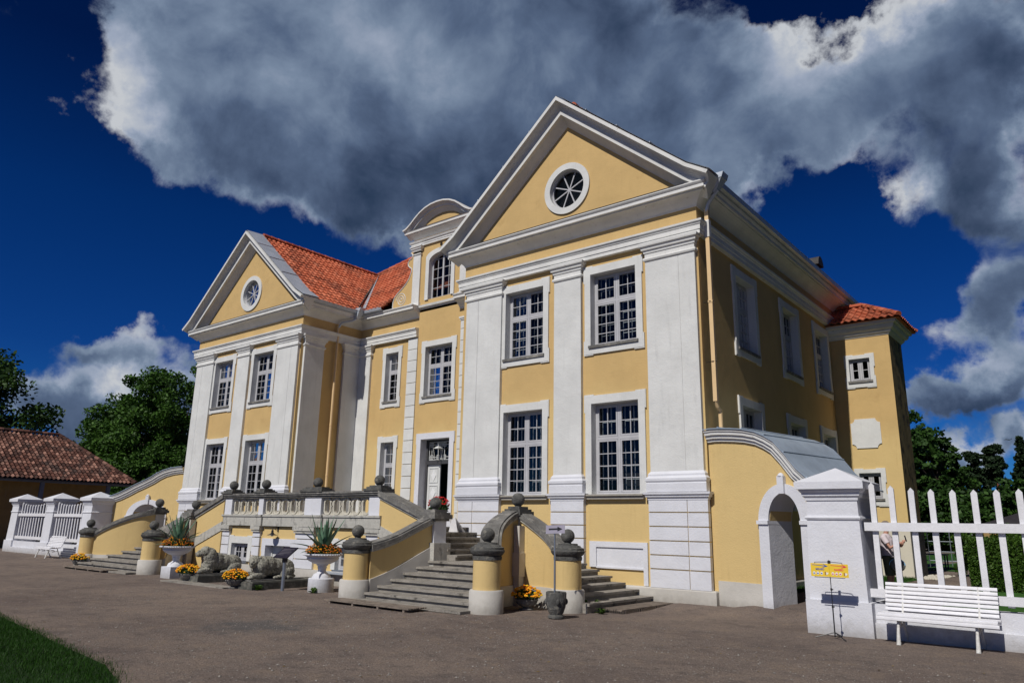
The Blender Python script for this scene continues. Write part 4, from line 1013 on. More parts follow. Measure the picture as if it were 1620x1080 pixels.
# ================================================================ terrace in front of the door
def ball_finial(parent, c, r=.15, mir=None):
    m = MB(); m.mir = mir; m.ball(c, r, 24); m.lathe(c[0], c[1], [(r*.55, c[2]-r*1.12), (r*.5, c[2]-r*.9)], 16)
    return m.build('stone_ball', M['darkstone'], parent, smooth=50)
def cap_block(m, x0, x1, y0, y1, z, k=1.0):
    """stepped stone cap rising from z"""
    for d, a, b in ((.05, 0, .05), (.10, .05, .15), (.06, .15, .20), (.0, .20, .26)):
        m.box(x0-d*k, x1+d*k, y0-d*k, y1+d*k, z+a*k, z+b*k)
def terrace():
    t = thing('entrance_terrace', (XC, -2.5, -.13), 'raised terrace with stone balustrade and ball finials in front of the main door', 'terrace')
    F = (V(0, -2.5, 0), V(1, 0, 0), V(0, -1, 0))
    x0, x1 = -16.45, -8.5; zf = 1.55
    holes = [(-15.85, -14.88, .35, .90), (-13.88, -12.55, -.1, .88), (-10.35, -9.35, .30, .92)]
    m = MB(F); holed(m, x0, x1, -.3, zf-.1, holes); m.build('wall', M['yellow'], t)
    m = MB(); m.box(x0, x1, -2.45, -.1, zf-.1, zf); m.box(x0+3.0, x1-3.0, -.1, 3.2, zf-.1, zf) if False else m.box(XL1+.15, XR0-.15, -.1, 3.17, zf-.1, zf)
    m.box(XL1-2.3, x0, -2.4, .15, zf-.1, zf-.01)
    m.build('floor', M['step'], t)
    m = MB(); m.box(x0+.1, x1-.1, -1.7, -1.6, -.2, 1.4); m.build('dark_backing', M['dark'], t)  # near-black panel: cellar darkness put into its colour
    # windows and basement door
    for a, b, c, d in (holes[0], holes[2]):
        w = window(F, a, b, c, d, parent=t, ow=.21, rows=(2,), small=True, bottom=False, sill=True, rev=.11, top=.22, cols=2)
    m = MB(F); a, b, c, d = holes[1]
    m.box(a, b, -.26, -.22, c, d); m.box(a, a+.05, -.22, -.19, c, d); m.box((a+b)/2-.02, (a+b)/2+.02, -.22, -.19, c, d); m.box(a, b, -.22, -.19, d-.06, d)
    dr = m.build('basement_door', M['palewood'], t)
    m = MB(F)
    for p in ((a-.19, a, c, d), (b, b+.19, c, d), (a-.19, b+.19, d, d+.21)): m.box(p[0], p[1], -.24, .05, p[2], p[3])
    for q in (a-.225, b+.19): m.box(q, q+.035, -.02, .046, d-.2, d+.21)
    m.build('surround', M['fresh'], dr)
    # rusticated piers
    for a, b in ((-16.47, -16.02), (-14.62, -14.22), (-12.32, -11.38), (-9.05, -8.5)):
        m = MB(F)
        for z0, z1 in ((.27, .52), (.545, .82), (.845, 1.10), (1.125, 1.28)): m.box(a, b, 0, .07, z0, z1)
        p = m.build('pier', M['fresh'], t)
        m = MB(F); m.box(a-.03, b+.03, 0, .12, 1.28, 1.34); m.box(a-.06, b+.06, 0, .15, 1.35, 1.47); m.build('stone_band', M['palegrey'], p)
    m = MB(F)
    for a, b in ((x0-.05, -14.2+.1), (-12.4, x1+.05)): m.box(a, b, 0, .10, -.3, .26)
    m.build('plinth', M['plinth'], t)
    # stone course carrying the balustrade
    m = MB(F)
    cuts = [(-16.52, -14.56), (-14.50, -14.14), (-14.08, -12.12), (-12.06, -11.02), (-10.96, -9.14), (-9.08, -8.44)]
    for i, (a, b) in enumerate(cuts):
        k = .06 if i in (1, 3, 5) else 0
        m.box(a, b+.055, -.26, .10+k, 1.47, 1.76); m.box(a, b+.055, -.26, .13+k, 1.76, 1.82)
    m.build('stone_course', M['palegrey'], t)
    posts = [(-16.44, -16.02, .17), (-14.42, -14.16, .12), (-11.95, -11.15, .17), (-8.98, -8.5, .17)]
    for a, b, w in posts:
        m = MB(F); m.box(a, b, -.22, .08, 1.82, 2.34); m.build('post', M['fresh'], t)
    m = MB(F)
    m.box(-16.5, -8.44, -.24, .11, 2.34, 2.385); m.box(-16.54, -8.40, -.28, .15, 2.39, 2.44); m.box(-16.57, -8.37, -.31, .18, 2.44, 2.50); m.build('coping', M['stone'], t)
    for a, b, w in posts:
        m = MB(); cx = (a+b)/2; h = max(.16, (b-a)/2)
        for d, z0, z1 in ((.14, 2.50, 2.56), (.07, 2.56, 2.61), (-.0, 2.61, 2.65)): m.box(cx-h-d, cx+h+d, -2.5-.06-d*.7-.05, -2.5+.19+d*.7, z0, z1)
        cp = m.build('ball_plinth', M['darkstone'], t)
        ball_finial(cp, (cx, -2.45, 2.79), .15)
    # pierced balustrade panels: upright oval rings joined by short bars
    for a, b in ((-16.02, -14.42), (-14.16, -11.95), (-11.15, -8.98)):
        m = MB(F); n = round((b-a)/.42); st = (b-a)/n; yb, yf = -.07, .0
        def barr(u0, u1, z0, z1): m.box(u0, u1, yb, yf, z0, z1)
        barr(a, b, 1.82, 1.845); barr(a, b, 2.31, 2.34)
        for i in range(n):
            c = a+st*(i+.5); hw, hh = st*.36, .225; path = []
            for k in range(20):
                th = 2*pi*k/20; path.append((c+hw*.93*cos(th), 0, 2.078+(hh-hw*.80)*(1 if sin(th) > 0 else -1)+hw*.80*sin(th)))
            m.sweep([(p[0], yf+.012, p[2]) for p in path], [(-.026, 0), (.026, 0), (.026, -.09), (-.026, -.09)], up=(0, 1, 0), closed=True)
            for z in (1.945, 2.08, 2.215): barr(c+hw*.93+.02, c+st-hw*.93-.02, z-.018, z+.018) if i < n-1 else None
            if i < n-1:
                e = c+st/2; barr(e-.018, e+.018, 1.845, 2.31)
                for s_ in (-1, 1): m.prism([(e-.10, 1.845), (e+.10, 1.845), (e+.012, 1.93), (e-.012, 1.93)], 'y', yb+.01, yf-.01) if s_ < 0 else m.prism([(e-.07, 2.31), (e+.07, 2.31), (e+.012, 2.26), (e-.012, 2.26)], 'y', yb+.01, yf-.01)
        m.build('balustrade_panel', M['palestone'], t)
    # small plate beside the basement window
    # ledge under the right basement window
    m = MB(F); m.box(-10.5, -9.2, .0, .30, .20, .25); m.build('window_ledge', M['flash'], t)
    for q in (-10.45, -9.3): m = MB(F); m.box(q, q+.04, .1, .28, -.13, .20); m.build('ledge_leg', M['steel'], t)
    return t
M['palegrey'] = mat('pale_grey_render', (.46, .45, .41), .93, .12, 3, .3, 30, col2=(.20, .195, .18), c2f=(.5, .7), c2scale=3, streak=.85, streakcol=(.10, .10, .10), fine=.2)
terrace()

# ================================================================ double stairs
def ribbon(m, pts, half, zb, zt, ends=True):
    """a wall following pts (x, y); zb and zt are per-point heights"""
    P = [Vector((p[0], p[1], 0)) for p in pts]; n = len(P); rows = []
    for i in range(n):
        t = (P[min(i+1, n-1)]-P[max(i-1, 0)]).normalized(); s = Vector((-t.y, t.x, 0))*(half[i] if hasattr(half, '__len__') else half)
        a, b = P[i]+s, P[i]-s
        rows.append([(a.x, a.y, zb[i]), (b.x, b.y, zb[i]), (b.x, b.y, zt[i]), (a.x, a.y, zt[i])])
    ids = m.grid(rows, cv=True)
    if ends: m.fc(ids[0][::-1]); m.fc(ids[-1])
def smooth_path(ctrl, n=6):
    out = []; C = [Vector(c) for c in ctrl]; C = [C[0]*2-C[1]]+C+[C[-1]*2-C[-2]]
    for i in range(1, len(C)-2):
        for k in range(n):
            t = k/n; p0, p1, p2, p3 = C[i-1:i+3]
            out.append(.5*((2*p1)+(-p0+p2)*t+(2*p0-5*p1+4*p2-p3)*t*t+(-p0+3*p1-3*p2+p3)*t**3))
    out.append(C[-2]); return out
def round_pier(g, mir, x, y, ze=.92, r=.29, rb=.36):
    def mk():
        m = MB(); m.mir = mir; return m
    m = mk(); m.lathe(x, y, [(r, .28), (r, ze+.0)], 32); p = m.build('pier', M['yellow'], g, smooth=40)
    m = mk(); m.lathe(x, y, [(rb, -.3), (rb, .30), (rb-.02, .33), (r-.02, .33)], 32); m.build('pier_base', M['plinth'], p, smooth=40)
    m = mk(); m.lathe(x, y, [(r+.0, ze), (r+.015, ze), (r+.02, ze+.07), (r-.0, ze+.08), (r+.03, ze+.10), (r+.07, ze+.15), (r+.08, ze+.19), (r+.06, ze+.20), (r+.055, ze+.25), (r-.0, ze+.27), (r-.02, ze+.30), (r-.07, ze+.31), (r-.08, ze+.345)], 32)
    c = m.build('pier_cap', M['darkstone'], p, smooth=30)
    ball_finial(c, (x, y, ze+.50), .15, mir)
def stairs(mir, label, shift=0.0):
    def mk():
        m = MB(); m.mir = mir; return m
    X = lambda x: x if mir is None else mir-x
    g = thing('stone_staircase', (X(-4.5), -3.2, -.13), label, 'staircase', 'stairs on either side of the terrace')
    def wall(ctrl, t0, t1, zbase0, zbase1, ease=1.0, flare=0.0):
        P = smooth_path(ctrl, 7); n = len(P); L = [0]
        for a, b in zip(P, P[1:]): L.append(L[-1]+(b-a).length)
        f = [l/L[-1] for l in L]
        e = [q**ease for q in f]
        # height falls from t0 to t1 with a soft tail
        zt = [t0+(t1-t0)*(q*(1.0+.18*sin(pi*q)) if ease == 1 else q**ease) for q in f]
        zb = [zbase0+(zbase1-zbase0)*(q*(1.0+.12*sin(pi*q))) for q in f]
        fl = [flare*max(0, (q-.45)/.55)**1.5 for q in f]; W = lambda w: [w+e_ for e_ in fl]
        m = mk(); ribbon(m, P, W(.15), [z-.02 for z in zb], [z-.15 for z in zt]); w = m.build('wall', M['yellow'], g, smooth=40)
        m = mk(); ribbon(m, P, W(.19), [-.3]*n, zb); m.build('wall_base', M['plinth'], w, smooth=40)
        m = mk(); ribbon(m, P, W(.20), [z-.16 for z in zt], [z-.10 for z in zt]); m.build('moulding', M['palegrey'], w, smooth=40)
        m = mk(); ribbon(m, P, W(.235), [z-.10 for z in zt], [z+.0 for z in zt]); ribbon(m, P, W(.17), [z-.0 for z in zt], [z+.035 for z in zt]); m.build('coping', M['stone'], w, smooth=40)
    P1, P2 = (-6.45, -2.5), (-3.72, -2.5)
    if mir is None:
        A, B, Cc = (-6.82, -4.70), (-2.98, -4.42), (-1.98, -2.92)
        pa = [(P1[0], P1[1]-.15), (-6.5, -3.1), (-6.62, -3.8), (-6.80, -4.45)]
        pb = [(P2[0], P2[1]-.05), (-3.68, -3.05), (-3.50, -3.65), (-3.10, -4.20)]
    else:
        A, B, Cc = (-7.42, -4.40), (-2.30, -4.30), (-1.98, -2.92)
        pa = [(P1[0], P1[1]-.15), (-6.58, -3.1), (-6.85, -3.7), (-7.32, -4.2)]
        pb = [(P2[0], P2[1]-.05), (-3.60, -3.05), (-3.10, -3.65), (-2.50, -4.10)]
    # outer wall of the front flight, next to the terrace
    wall(pa, 1.80, 1.12, 1.10, .34, flare=.16)
    wall(pb, 1.95, 1.12, .31, .31, ease=1.5)
    wall([(P2[0]+.05, P2[1]), (-3.2, -2.50), (-2.6, -2.60), (-2.15, -2.82)], 1.95, 1.12, .31, .31, ease=1.15)
    def at(ctrl, y):
        for (x0, y0), (x1, y1) in zip(ctrl, ctrl[1:]):
            if y1 <= y <= y0: return x0+(x1-x0)*(y-y0)/(y1-y0)
        return ctrl[0][0] if y > ctrl[0][1] else ctrl[-1][0]
    for q in (A, B, Cc): round_pier(g, mir, *q)
    # square pier at the landing by the terrace
    m = mk(); m.box(-6.66, -6.24, -2.72, -2.28, 1.16, 1.70); p = m.build('pier', M['fresh'], g)
    m = mk(); m.box(-6.74, -6.14, -2.80, -2.2, -.3, 1.16); m.build('pier_base', M['palegrey'], p)
    m = mk(); cap_block(m, -6.66, -6.24, -2.72, -2.28, 1.70, 1.1); c = m.build('pier_cap', M['stone'], p); ball_finial(c, (-6.45, -2.5, 2.15), .155, mir)
    # corner pier between the two flights
    m = mk(); m.box(-3.88, -3.52, -2.66, -2.32, -.3, 1.80); p = m.build('pier', M['plinth'], g)
    m = mk(); cap_block(m, -3.88, -3.54, -2.66, -2.32, 1.80, 1.0); c = m.build('pier_cap', M['darkstone'], p); ball_finial(c, (-3.71, -2.49, 2.22), .16, mir)
    m = mk(); m.box(-3.54, -3.38, -2.84, -2.66, -.3, 1.62); m.box(-3.57, -3.35, -2.87, -2.66, .50, 1.02); m.build('corner_pilaster', M['plinth'], g)
    m = mk(); m.box(-6.86, -6.70, -2.86, -2.66, -.3, 1.62); m.build('corner_pilaster', M['plinth'], g)
    # parapet of the upper flight from the terrace down to the pier
    for z0, z1, mt, w in ((.0, 1.0, 'yellow', .14), (1.0, 1.30, 'palegrey', .17), (1.30, 2.0, 'yellow', .14), (2.0, 2.07, 'palegrey', .18), (2.07, 2.22, 'stone', .235)):
        a = [(-8.5, z0+.28 if z0 else -.3), (-6.66, z0-.36 if z0 else -.3), (-6.66, z1-.36), (-8.5, z1+.28)]
        m = mk(); m.prism(a, 'y', -2.5-w+.03, -2.5+w+.03); m.build('parapet', M[mt], g)
    # steps: landing, front flight, side flight, upper flight
    def step(x0, x1, y0, y1, z, nm='step', front=None):
        m = mk(); m.box(x0, x1, y0, y1, z-.05, z); m.v and None
        m.box(x0+(.055 if front == 'x-' else 0), x1-(.055 if front == 'x+' else 0), y0+(.055 if front == 'y' else 0), y1, z-.20, z-.05)
        return m.build(nm, M['step'], g)
    zl = .73; r = .1335
    m = mk()
    for q in ((-6.3, -3.3, -2.45, -.14), (-6.4, -3.74, -2.85, -2.45)): m.box(q[0], q[1], q[2], q[3], zl-.05, zl)
    m.box(-6.4, -3.78, -2.795, -2.4, zl-.2, zl-.05); m.box(-3.9, -3.33, -2.4, -.14, zl-.2, zl-.05); m.build('landing', M['step'], g)
    for i in range(1, 7):
        z = zl-r*i; y = -2.85-.37*i
        step(at(pa, y+.2)-(.0 if i < 5 else .0), at(pb, y+.41), y, y+.41, z, 'step', 'y')
    for i in range(1, 6):
        z = zl-r*i; x = -3.3+.37*i
        step(x-.42, x, (-2.50, -2.54, -2.60, -2.78, -2.9)[i-1], -.14, z, 'step', 'x+')
    for i in range(1, 7):
        z = zl+.137*i; x = -5.50-.32*i
        step(x-(.4 if i < 6 else 1.2), x+.03, -2.32, -.14, z, 'step', 'x+')
    m = mk(); m.box(-8.6, -5.6, -2.3, -.2, -.2, .72); m.build('core', M['concrete'], g)
    return g
stairs(None, 'stone steps with curved yellow side walls and ball finials to the right of the terrace')
stairs(-24.95, 'stone steps with curved yellow side walls and ball finials to the left of the terrace')
# ================================================================ fences
G0 = -.13
def gate_pier(x, y, w=.98, label='', group='white fence piers', zt=2.45):
    g = thing('fence_pier', (x, y, G0), label, 'pier', group)
    h = w/2
    m = MB(); m.box(x-h-.06, x+h+.06, y-h-.06, y+h+.06, -.3, .44); m.build('base', M['fresh'], g)
    m = MB(); m.frustum(x-h, x+h, y-h, y+h, .44, 2.18, .05); m.build('shaft', M['fresh'], g)
    m = MB(); k = h-.05
    loop = lambda e: [(x-e, y-e, 0), (x+e, y-e, 0), (x+e, y+e, 0), (x-e, y+e, 0)]
    m.sweep(loop(k), [(0, 1.82), (.03, 1.83), (.045, 1.86), (.03, 1.89), (0, 1.90)], closed=True); m.build('moulding', M['fresh'], g)
    m = MB(); m.sweep(loop(k), [(-.01, 2.17), (.02, 2.17), (.025, 2.22), (.06, 2.25), (.065, 2.30), (.10, 2.34), (.105, 2.37), (-.01, 2.37)], closed=True)
    m.box(x-k-.16, x+k+.16, y-k-.16, y+k+.16, 2.37, 2.50)
    m.frustum(x-k-.16, x+k+.16, y-k-.16, y+k+.16, 2.50, 2.78, k+.155); m.build('cap', M['fresh'], g)
    return g
gate_pier(3.36, -1.80, .98, 'broad white plastered pier with pyramid cap behind the yellow direction signs')
gate_pier(8.0, -1.80, .98, 'white plastered pier at the far right end of the picket fence') if False else None
pl = [(-28.75, 'white plastered pier with pyramid cap closest to the left stairs'), (-33.0, 'white plastered pier with pyramid cap between the two left picket panels'), (-37.6, 'leftmost white plastered pier with pyramid cap')]
for x, lb in pl: gate_pier(x, -1.60, .98, lb)

def picket_fence(x0, x1, y, label, n=12, sag=.18, ztop=2.52, first=.13):
    g = thing('picket_fence', ((x0+x1)/2, y, G0), label, 'fence', 'picket fences between the piers')
    m = MB(); m.box(x0, x1, y-.12, y+.30, -.3, .42); m.box(x0, x1, y-.20, y+.36, -.3, .12); m.build('low_wall', M['fresh'], g)
    rnd = random.Random(int(x0*10))
    st = (x1-x0-2*first)/(n-1)
    pk = []
    for i in range(n):
        c = x0+first+st*i; t = (c-(x0+x1)/2)/((x1-x0)/2); zt = ztop-sag*(1-t**4 if False else 1-abs(t)**2.6)
        w = .047; a = rnd.uniform(-.006, .006); m = MB()
        f = [(-w, -.022), (w, -.022), (w, .022), (-w, .022)]
        b = [m.pt((c+p, y+q, .50)) for p, q in f]; tt = [m.pt((c+p+a, y+q, zt-.06)) for p, q in f]; ap = [m.pt((c+a, y-.022, zt)), m.pt((c+a, y+.022, zt))]
        m.fc(b[::-1]); m.fc((b[0], b[1], tt[1], ap[0], tt[0])); m.fc((b[3], b[2], tt[2], ap[1], tt[3])); m.fc((b[0], b[3], tt[3], tt[0])); m.fc((b[1], b[2], tt[2], tt[1])); m.fc((tt[0], tt[3], ap[1], ap[0])); m.fc((tt[1], tt[2], ap[1], ap[0]))
        m.build('picket', M['bwood'], g)
    for z0, z1 in ((.53, .67), (1.645, 1.79)):
        m = MB(); m.box(x0-.03, x1+.03, y-.085, y-.024, z0, z1); m.build('rail', M['bwood'], g)
    return g
picket_fence(3.88, 7.6, -2.02, 'large white picket fence with pointed pickets behind the nearest bench', 12)
picket_fence(-32.45, -29.3, -1.95, 'white picket panel behind the small distant bench', 10, .17, 2.38, .2)
picket_fence(-37.05, -33.55, -1.95, 'white picket panel at the far left between two piers', 10, .17, 2.38, .2)

# ================================================================ benches
def bench():
    g = thing('bench', (0, 0, 0), 'white slatted park bench with cast iron legs close to the picket fence on the right', 'bench', 'white slatted benches')
    L = .86
    # side profile: y towards the back, z up
    seat = [(-.26, .435), (-.20, .462), (-.12, .455), (-.03, .445), (.05, .44), (.12, .45)]
    back = [(.19, .51), (.215, .575), (.238, .64), (.262, .705), (.287, .77), (.312, .835), (.338, .90)]
    def slat(y, z, ang, i, x0=-L, x1=L, w=.046, t=.026):
        m = MB(); c, s = cos(ang), sin(ang)
        pr = [(-w/2, -t/2), (w/2, -t/2), (w/2+.004, 0), (w/2, t/2), (0, t/2+.004), (-w/2, t/2), (-w/2-.004, 0)]
        m.grid([[(x, y+a*c-b*s, z+a*s+b*c) for a, b in pr] for x in (x0, x1)], cv=True)
        for x in (x0, x1): m.face([(x, y+a*c-b*s, z+a*s+b*c) for a, b in pr])
        return m.build('slat', M['bwood'], g, smooth=40)
    slat(-.285, .395, R(80), 0, w=.05)
    for i, (y, z) in enumerate(seat): slat(y, z, R((12, 2, -5, -4, 2, 10)[i]), i, -L+.02, L-.02, w=.062)
    for i, (y, z) in enumerate(back): slat(y, z, R(69), i, -L+.045, L-.045, w=.05)
    for x in (-.55, .55):
        m = MB(); r = .019
        m.tube([(x, -.27, .40), (x, -.20, .435), (x, 0, .42), (x, .12, .425), (x, .18, .49), (x, .25, .66), (x, .345, .92)], r, 8)
        m.tube([(x, -.20, .42), (x, -.22, .30), (x, -.27, .18), (x, -.30, .06), (x, -.315, .0)], [.02, .022, .026, .032, .036], 8)
        m.tube([(x, .12, .42), (x, .16, .28), (x, .23, .14), (x, .30, .02), (x, .33, 0)], [.02, .02, .022, .028, .032], 8)
        m.tube([(x, -.22, .30), (x, -.08, .35), (x, .02, .28), (x, .15, .30)], .013, 6)
        m.tube([(x, -.12, .36)]+[(x, -.03+.05*cos(a), .30+.05*sin(a)) for a in (pi*k/6 for k in range(12))], .010, 6)
        m.build('leg', M['iron'], g, smooth=60)
    return g
b1 = bench(); b1.location = (4.93, -2.50, G0); b1.rotation_euler = (0, 0, R(-.5))
b2 = copy_tree(b1, (-29.85, -2.95, G0), R(0), 'small distant white slatted bench in front of the left picket panel')

# ================================================================ yellow direction signs on a music stand
def text(body, size, loc, rot, mat_, parent, ext=.0008, bold=0):
    cu = bpy.data.curves.new('txt', 'FONT'); cu.body = body; cu.size = size; cu.align_x = 'CENTER'; cu.align_y = 'CENTER'; cu.extrude = ext; cu.offset = bold
    o = bpy.data.objects.new('txt', cu); COL.objects.link(o)
    dg = bpy.context.evaluated_depsgraph_get(); me = bpy.data.meshes.new_from_object(o.evaluated_get(dg)); bpy.data.objects.remove(o)
    me.materials.clear(); me.materials.append(mat_)
    t = bpy.data.objects.new('lettering', me); COL.objects.link(t); t.parent = parent
    t.location = Vector(loc)-wloc(parent); t.rotation_euler = rot
    return t
M['yelpaper'] = mat('yellow_paper', (.80, .55, .045), .5, .03, 6, 0)
M['blueink'] = mat('blue_ink', (.02, .09, .42), .5, .05, 6, 0)
M['pinkink'] = mat('pink_ink', (.70, .02, .10), .5, .05, 6, 0)
M['whitepaper'] = mat('white_paper', (.75, .75, .72), .5, .03, 6, 0)
M['brownink'] = mat('brown_ink', (.35, .20, .06), .5, .05, 6, 0)
def music_stand():
    x, y = 3.40, -2.80
    g = thing('music_stand', (x, y, G0), 'thin black folding music stand in front of the white pier holding yellow signs', 'music stand')
    m = MB(); m.tube([(x, y, G0+.03), (x, y, .38)], .011, 8); m.tube([(x, y, .36), (x, y, .98)], .007, 8)
    m.tube([(x, y, .98), (x-.01, y-.01, 1.12)], .007, 6)
    for z in (.38, .66): m.tube([(x-.012, y, z), (x+.03, y, z)], .012, 6); m.tube([(x, y, z-.02), (x, y, z+.02)], .016, 8)
    m.build('pole', M['black'], g)
    for a in (R(200), R(-42), R(85)):
        m = MB(); m.tube([(x, y, G0+.10), (x+.31*cos(a), y+.31*sin(a), G0+.008)], .009, 6); m.tube([(x, y, G0+.03), (x+.13*cos(a), y+.13*sin(a), G0+.055)], .005, 5); m.build('leg', M['black'], g)
    m = MB(); yb = y-.005
    m.tube([(x-.24, yb, 1.10), (x-.02, yb, 1.11), (x, yb-.01, 1.14), (x+.02, yb, 1.11), (x+.20, yb, 1.10), (x+.25, yb, 1.04), (x+.25, yb, .86)], .006, 6); m.tube([(x-.24, yb, 1.10), (x-.25, yb, .86)], .006, 6)
    m.tube([(x-.25, yb-.03, .855), (x+.25, yb-.03, .855)], .006, 6); m.box(x-.022, x+.022, yb-.015, yb+.015, 1.08, 1.13)
    m.build('desk', M['black'], g)
    for k, (cx, ink, word, lb) in enumerate(((x-.155, 'blueink', 'MEHED', 'yellow sign with a blue arrow on the left side of the music stand'), (x+.155, 'pinkink', 'NAISED', 'yellow sign with a pink arrow on the right side of the music stand'))):
        s = thing('direction_sign', (cx, yb-.012, .86), lb, 'sign', 'yellow direction signs')
        ys = yb-.014
        m = MB(); m.box(cx-.154, cx+.154, ys-.003, ys, .865, 1.082); m.build('sheet', M['yelpaper'], s)
        m = MB(); yf = ys-.0045
        m.prism([(cx-.13, 1.052), (cx-.13, 1.060), (cx+.09, 1.047), (cx+.05, 1.070), (cx+.06, 1.074), (cx+.135, 1.036), (cx+.045, 1.014), (cx+.045, 1.024), (cx+.09, 1.037)], 'y', yf, yf+.001); m.build('arrow', M[ink], s)
        text(word, .045, (cx, yf, .985), (R(90), 0, 0), M[ink], s, bold=.0012)
        for i in range(3):
            px = cx-.10+i*.062
            m = MB(); m.lathe(0, 0, [(.001, 0), (.001, .001)], 3) if False else None
            n = 14; m.face([(px+.023*cos(2*pi*q/n), yf, .920+.027*sin(2*pi*q/n)) for q in range(n)]); m.build('cup_picture', M['whitepaper'], s)
            m = MB(); m.box(px-.014, px+.012, yf-.001, yf-.0005, .908, .924); m.build('cup_mark', M[ink], s)
        m = MB(); m.box(cx+.075, cx+.098, yf-.0005, yf, .893, .945); m.build('roll_picture', M['brownink'], s)
        m = MB(); m.prism([(cx+.100, .895), (cx+.118, .898), (cx+.142, .93), (cx+.100, .94)], 'y', yf-.0005, yf); m.build('paper_picture', M['whitepaper'], s)
music_stand()

# ================================================================ stone pot with arrow sign
M['lilac'] = mat('grey_lilac_sign', (.36, .34, .42), .5, .04, 6, 0)
def sign_pot():
    x, y = -1.45, -4.09
    g = thing('stone_pot', (x, y, G0), 'tall dark carved stone pot standing before the right-hand round pier', 'pot')
    m = MB(); m.lathe(x, y, [(.14, G0), (.16, G0+.02), (.16, G0+.06), (.12, G0+.075), (.15, G0+.12), (.185, G0+.22), (.20, G0+.34), (.205, G0+.48), (.195, G0+.50), (.17, G0+.50), (.16, G0+.44), (.01, G0+.43)], 24); m.build('body', M['darkstone'], g, smooth=40)
    for k in range(4):
        a = R(45+90*k); m = MB(); m.ell((x+.195*cos(a), y+.195*sin(a), G0+.32), (.04, .04, .06), n=10); m.build('carved_boss', M['darkstone'], g, smooth=True)
    m = MB(); m.lathe(x, y, [(.15, G0+.44), (.01, G0+.47)], 16); m.build('soil', M['soil'], g)
    s = thing('arrow_sign', (x, y, G0+.45), 'small lilac grey sign with a black arrow on a thin post in the stone pot', 'sign')
    m = MB(); m.box(x-.05, x-.02, y-.015, y+.01, G0+.42, 1.50); m.build('post', M['steel'], s)
    F = Matrix.Rotation(R(22), 4, 'Z')
    def tp(p): q = F @ Vector((p[0], p[1], 0)); return (x-.02+q.x, y-.02+q.y, p[2])
    m = MB(); pts = [(-.19, 0, 1.47), (.20, 0, 1.49), (.20, 0, 1.655), (-.19, 0, 1.635)]
    A = [m.pt(tp(p)) for p in pts]; B = [m.pt(tp((p[0], .012, p[2]))) for p in pts]
    m.fc(A); m.fc(B[::-1])
    for i in range(4): m.fc((A[i], A[(i+1) % 4], B[(i+1) % 4], B[i]))
    m.build('plate', M['lilac'], s)
    m = MB(); ar = [(-.13, 1.545), (.05, 1.555), (.05, 1.525), (.15, 1.572), (.05, 1.615), (.05, 1.585), (-.13, 1.575)]
    m.face([tp((a, -.004, b)) for a, b in ar]); m.build('arrow', M['black'], s)
    m = MB(); m.face([tp((-.19, -.002, 1.47)), tp((-.16, -.002, 1.47)), tp((-.205, -.10, 1.47)), tp((-.22, -.10, 1.47))]); m.build('edge', M['palewood'], s)
sign_pot()

# ================================================================ flower bowls
def leaf_ball(m, c, r, n, sz, rnd, zmin=-.3):
    for i in range(n):
        d = Vector((rnd.gauss(0, 1), rnd.gauss(0, 1), rnd.gauss(0, 1))).normalized()
        if d.z < zmin: d.z = abs(d.z)
        p = Vector((c[0]+d.x*r[0]*rnd.uniform(.5, 1), c[1]+d.y*r[1]*rnd.uniform(.5, 1), c[2]+d.z*r[2]*rnd.uniform(.5, 1)))
        a = Vector((rnd.gauss(0, 1), rnd.gauss(0, 1), rnd.gauss(0, .6))).normalized()*sz*rnd.uniform(.6, 1.3); b = a.cross(d+Vector((rnd.gauss(0, .4), rnd.gauss(0, .4), rnd.gauss(0, .4)))).normalized()*sz*.45
        m.face([p-a, p+b, p+a, p-b])
def bloom(m, p, r, rnd):
    """a small pompom flower"""
    n = 7; base = [m.pt((p[0]+r*cos(2*pi*k/n), p[1]+r*sin(2*pi*k/n), p[2]+rnd.uniform(-.003, .004))) for k in range(n)]
    mid = [m.pt((p[0]+r*.6*cos(2*pi*k/n+.4), p[1]+r*.6*sin(2*pi*k/n+.4), p[2]+r*.55)) for k in range(n)]
    low = [m.pt((p[0]+r*.5*cos(2*pi*k/n), p[1]+r*.5*sin(2*pi*k/n), p[2]-r*.5)) for k in range(n)]
    top = m.pt((p[0], p[1], p[2]+r*.7)); bot = m.pt((p[0], p[1], p[2]-r*.6))
    for k in range(n):
        j = (k+1) % n; m.fc((base[k], base[j], mid[j], mid[k])); m.fc((mid[k], mid[j], top)); m.fc((low[k], low[j], base[j], base[k])); m.fc((low[j], low[k], bot))
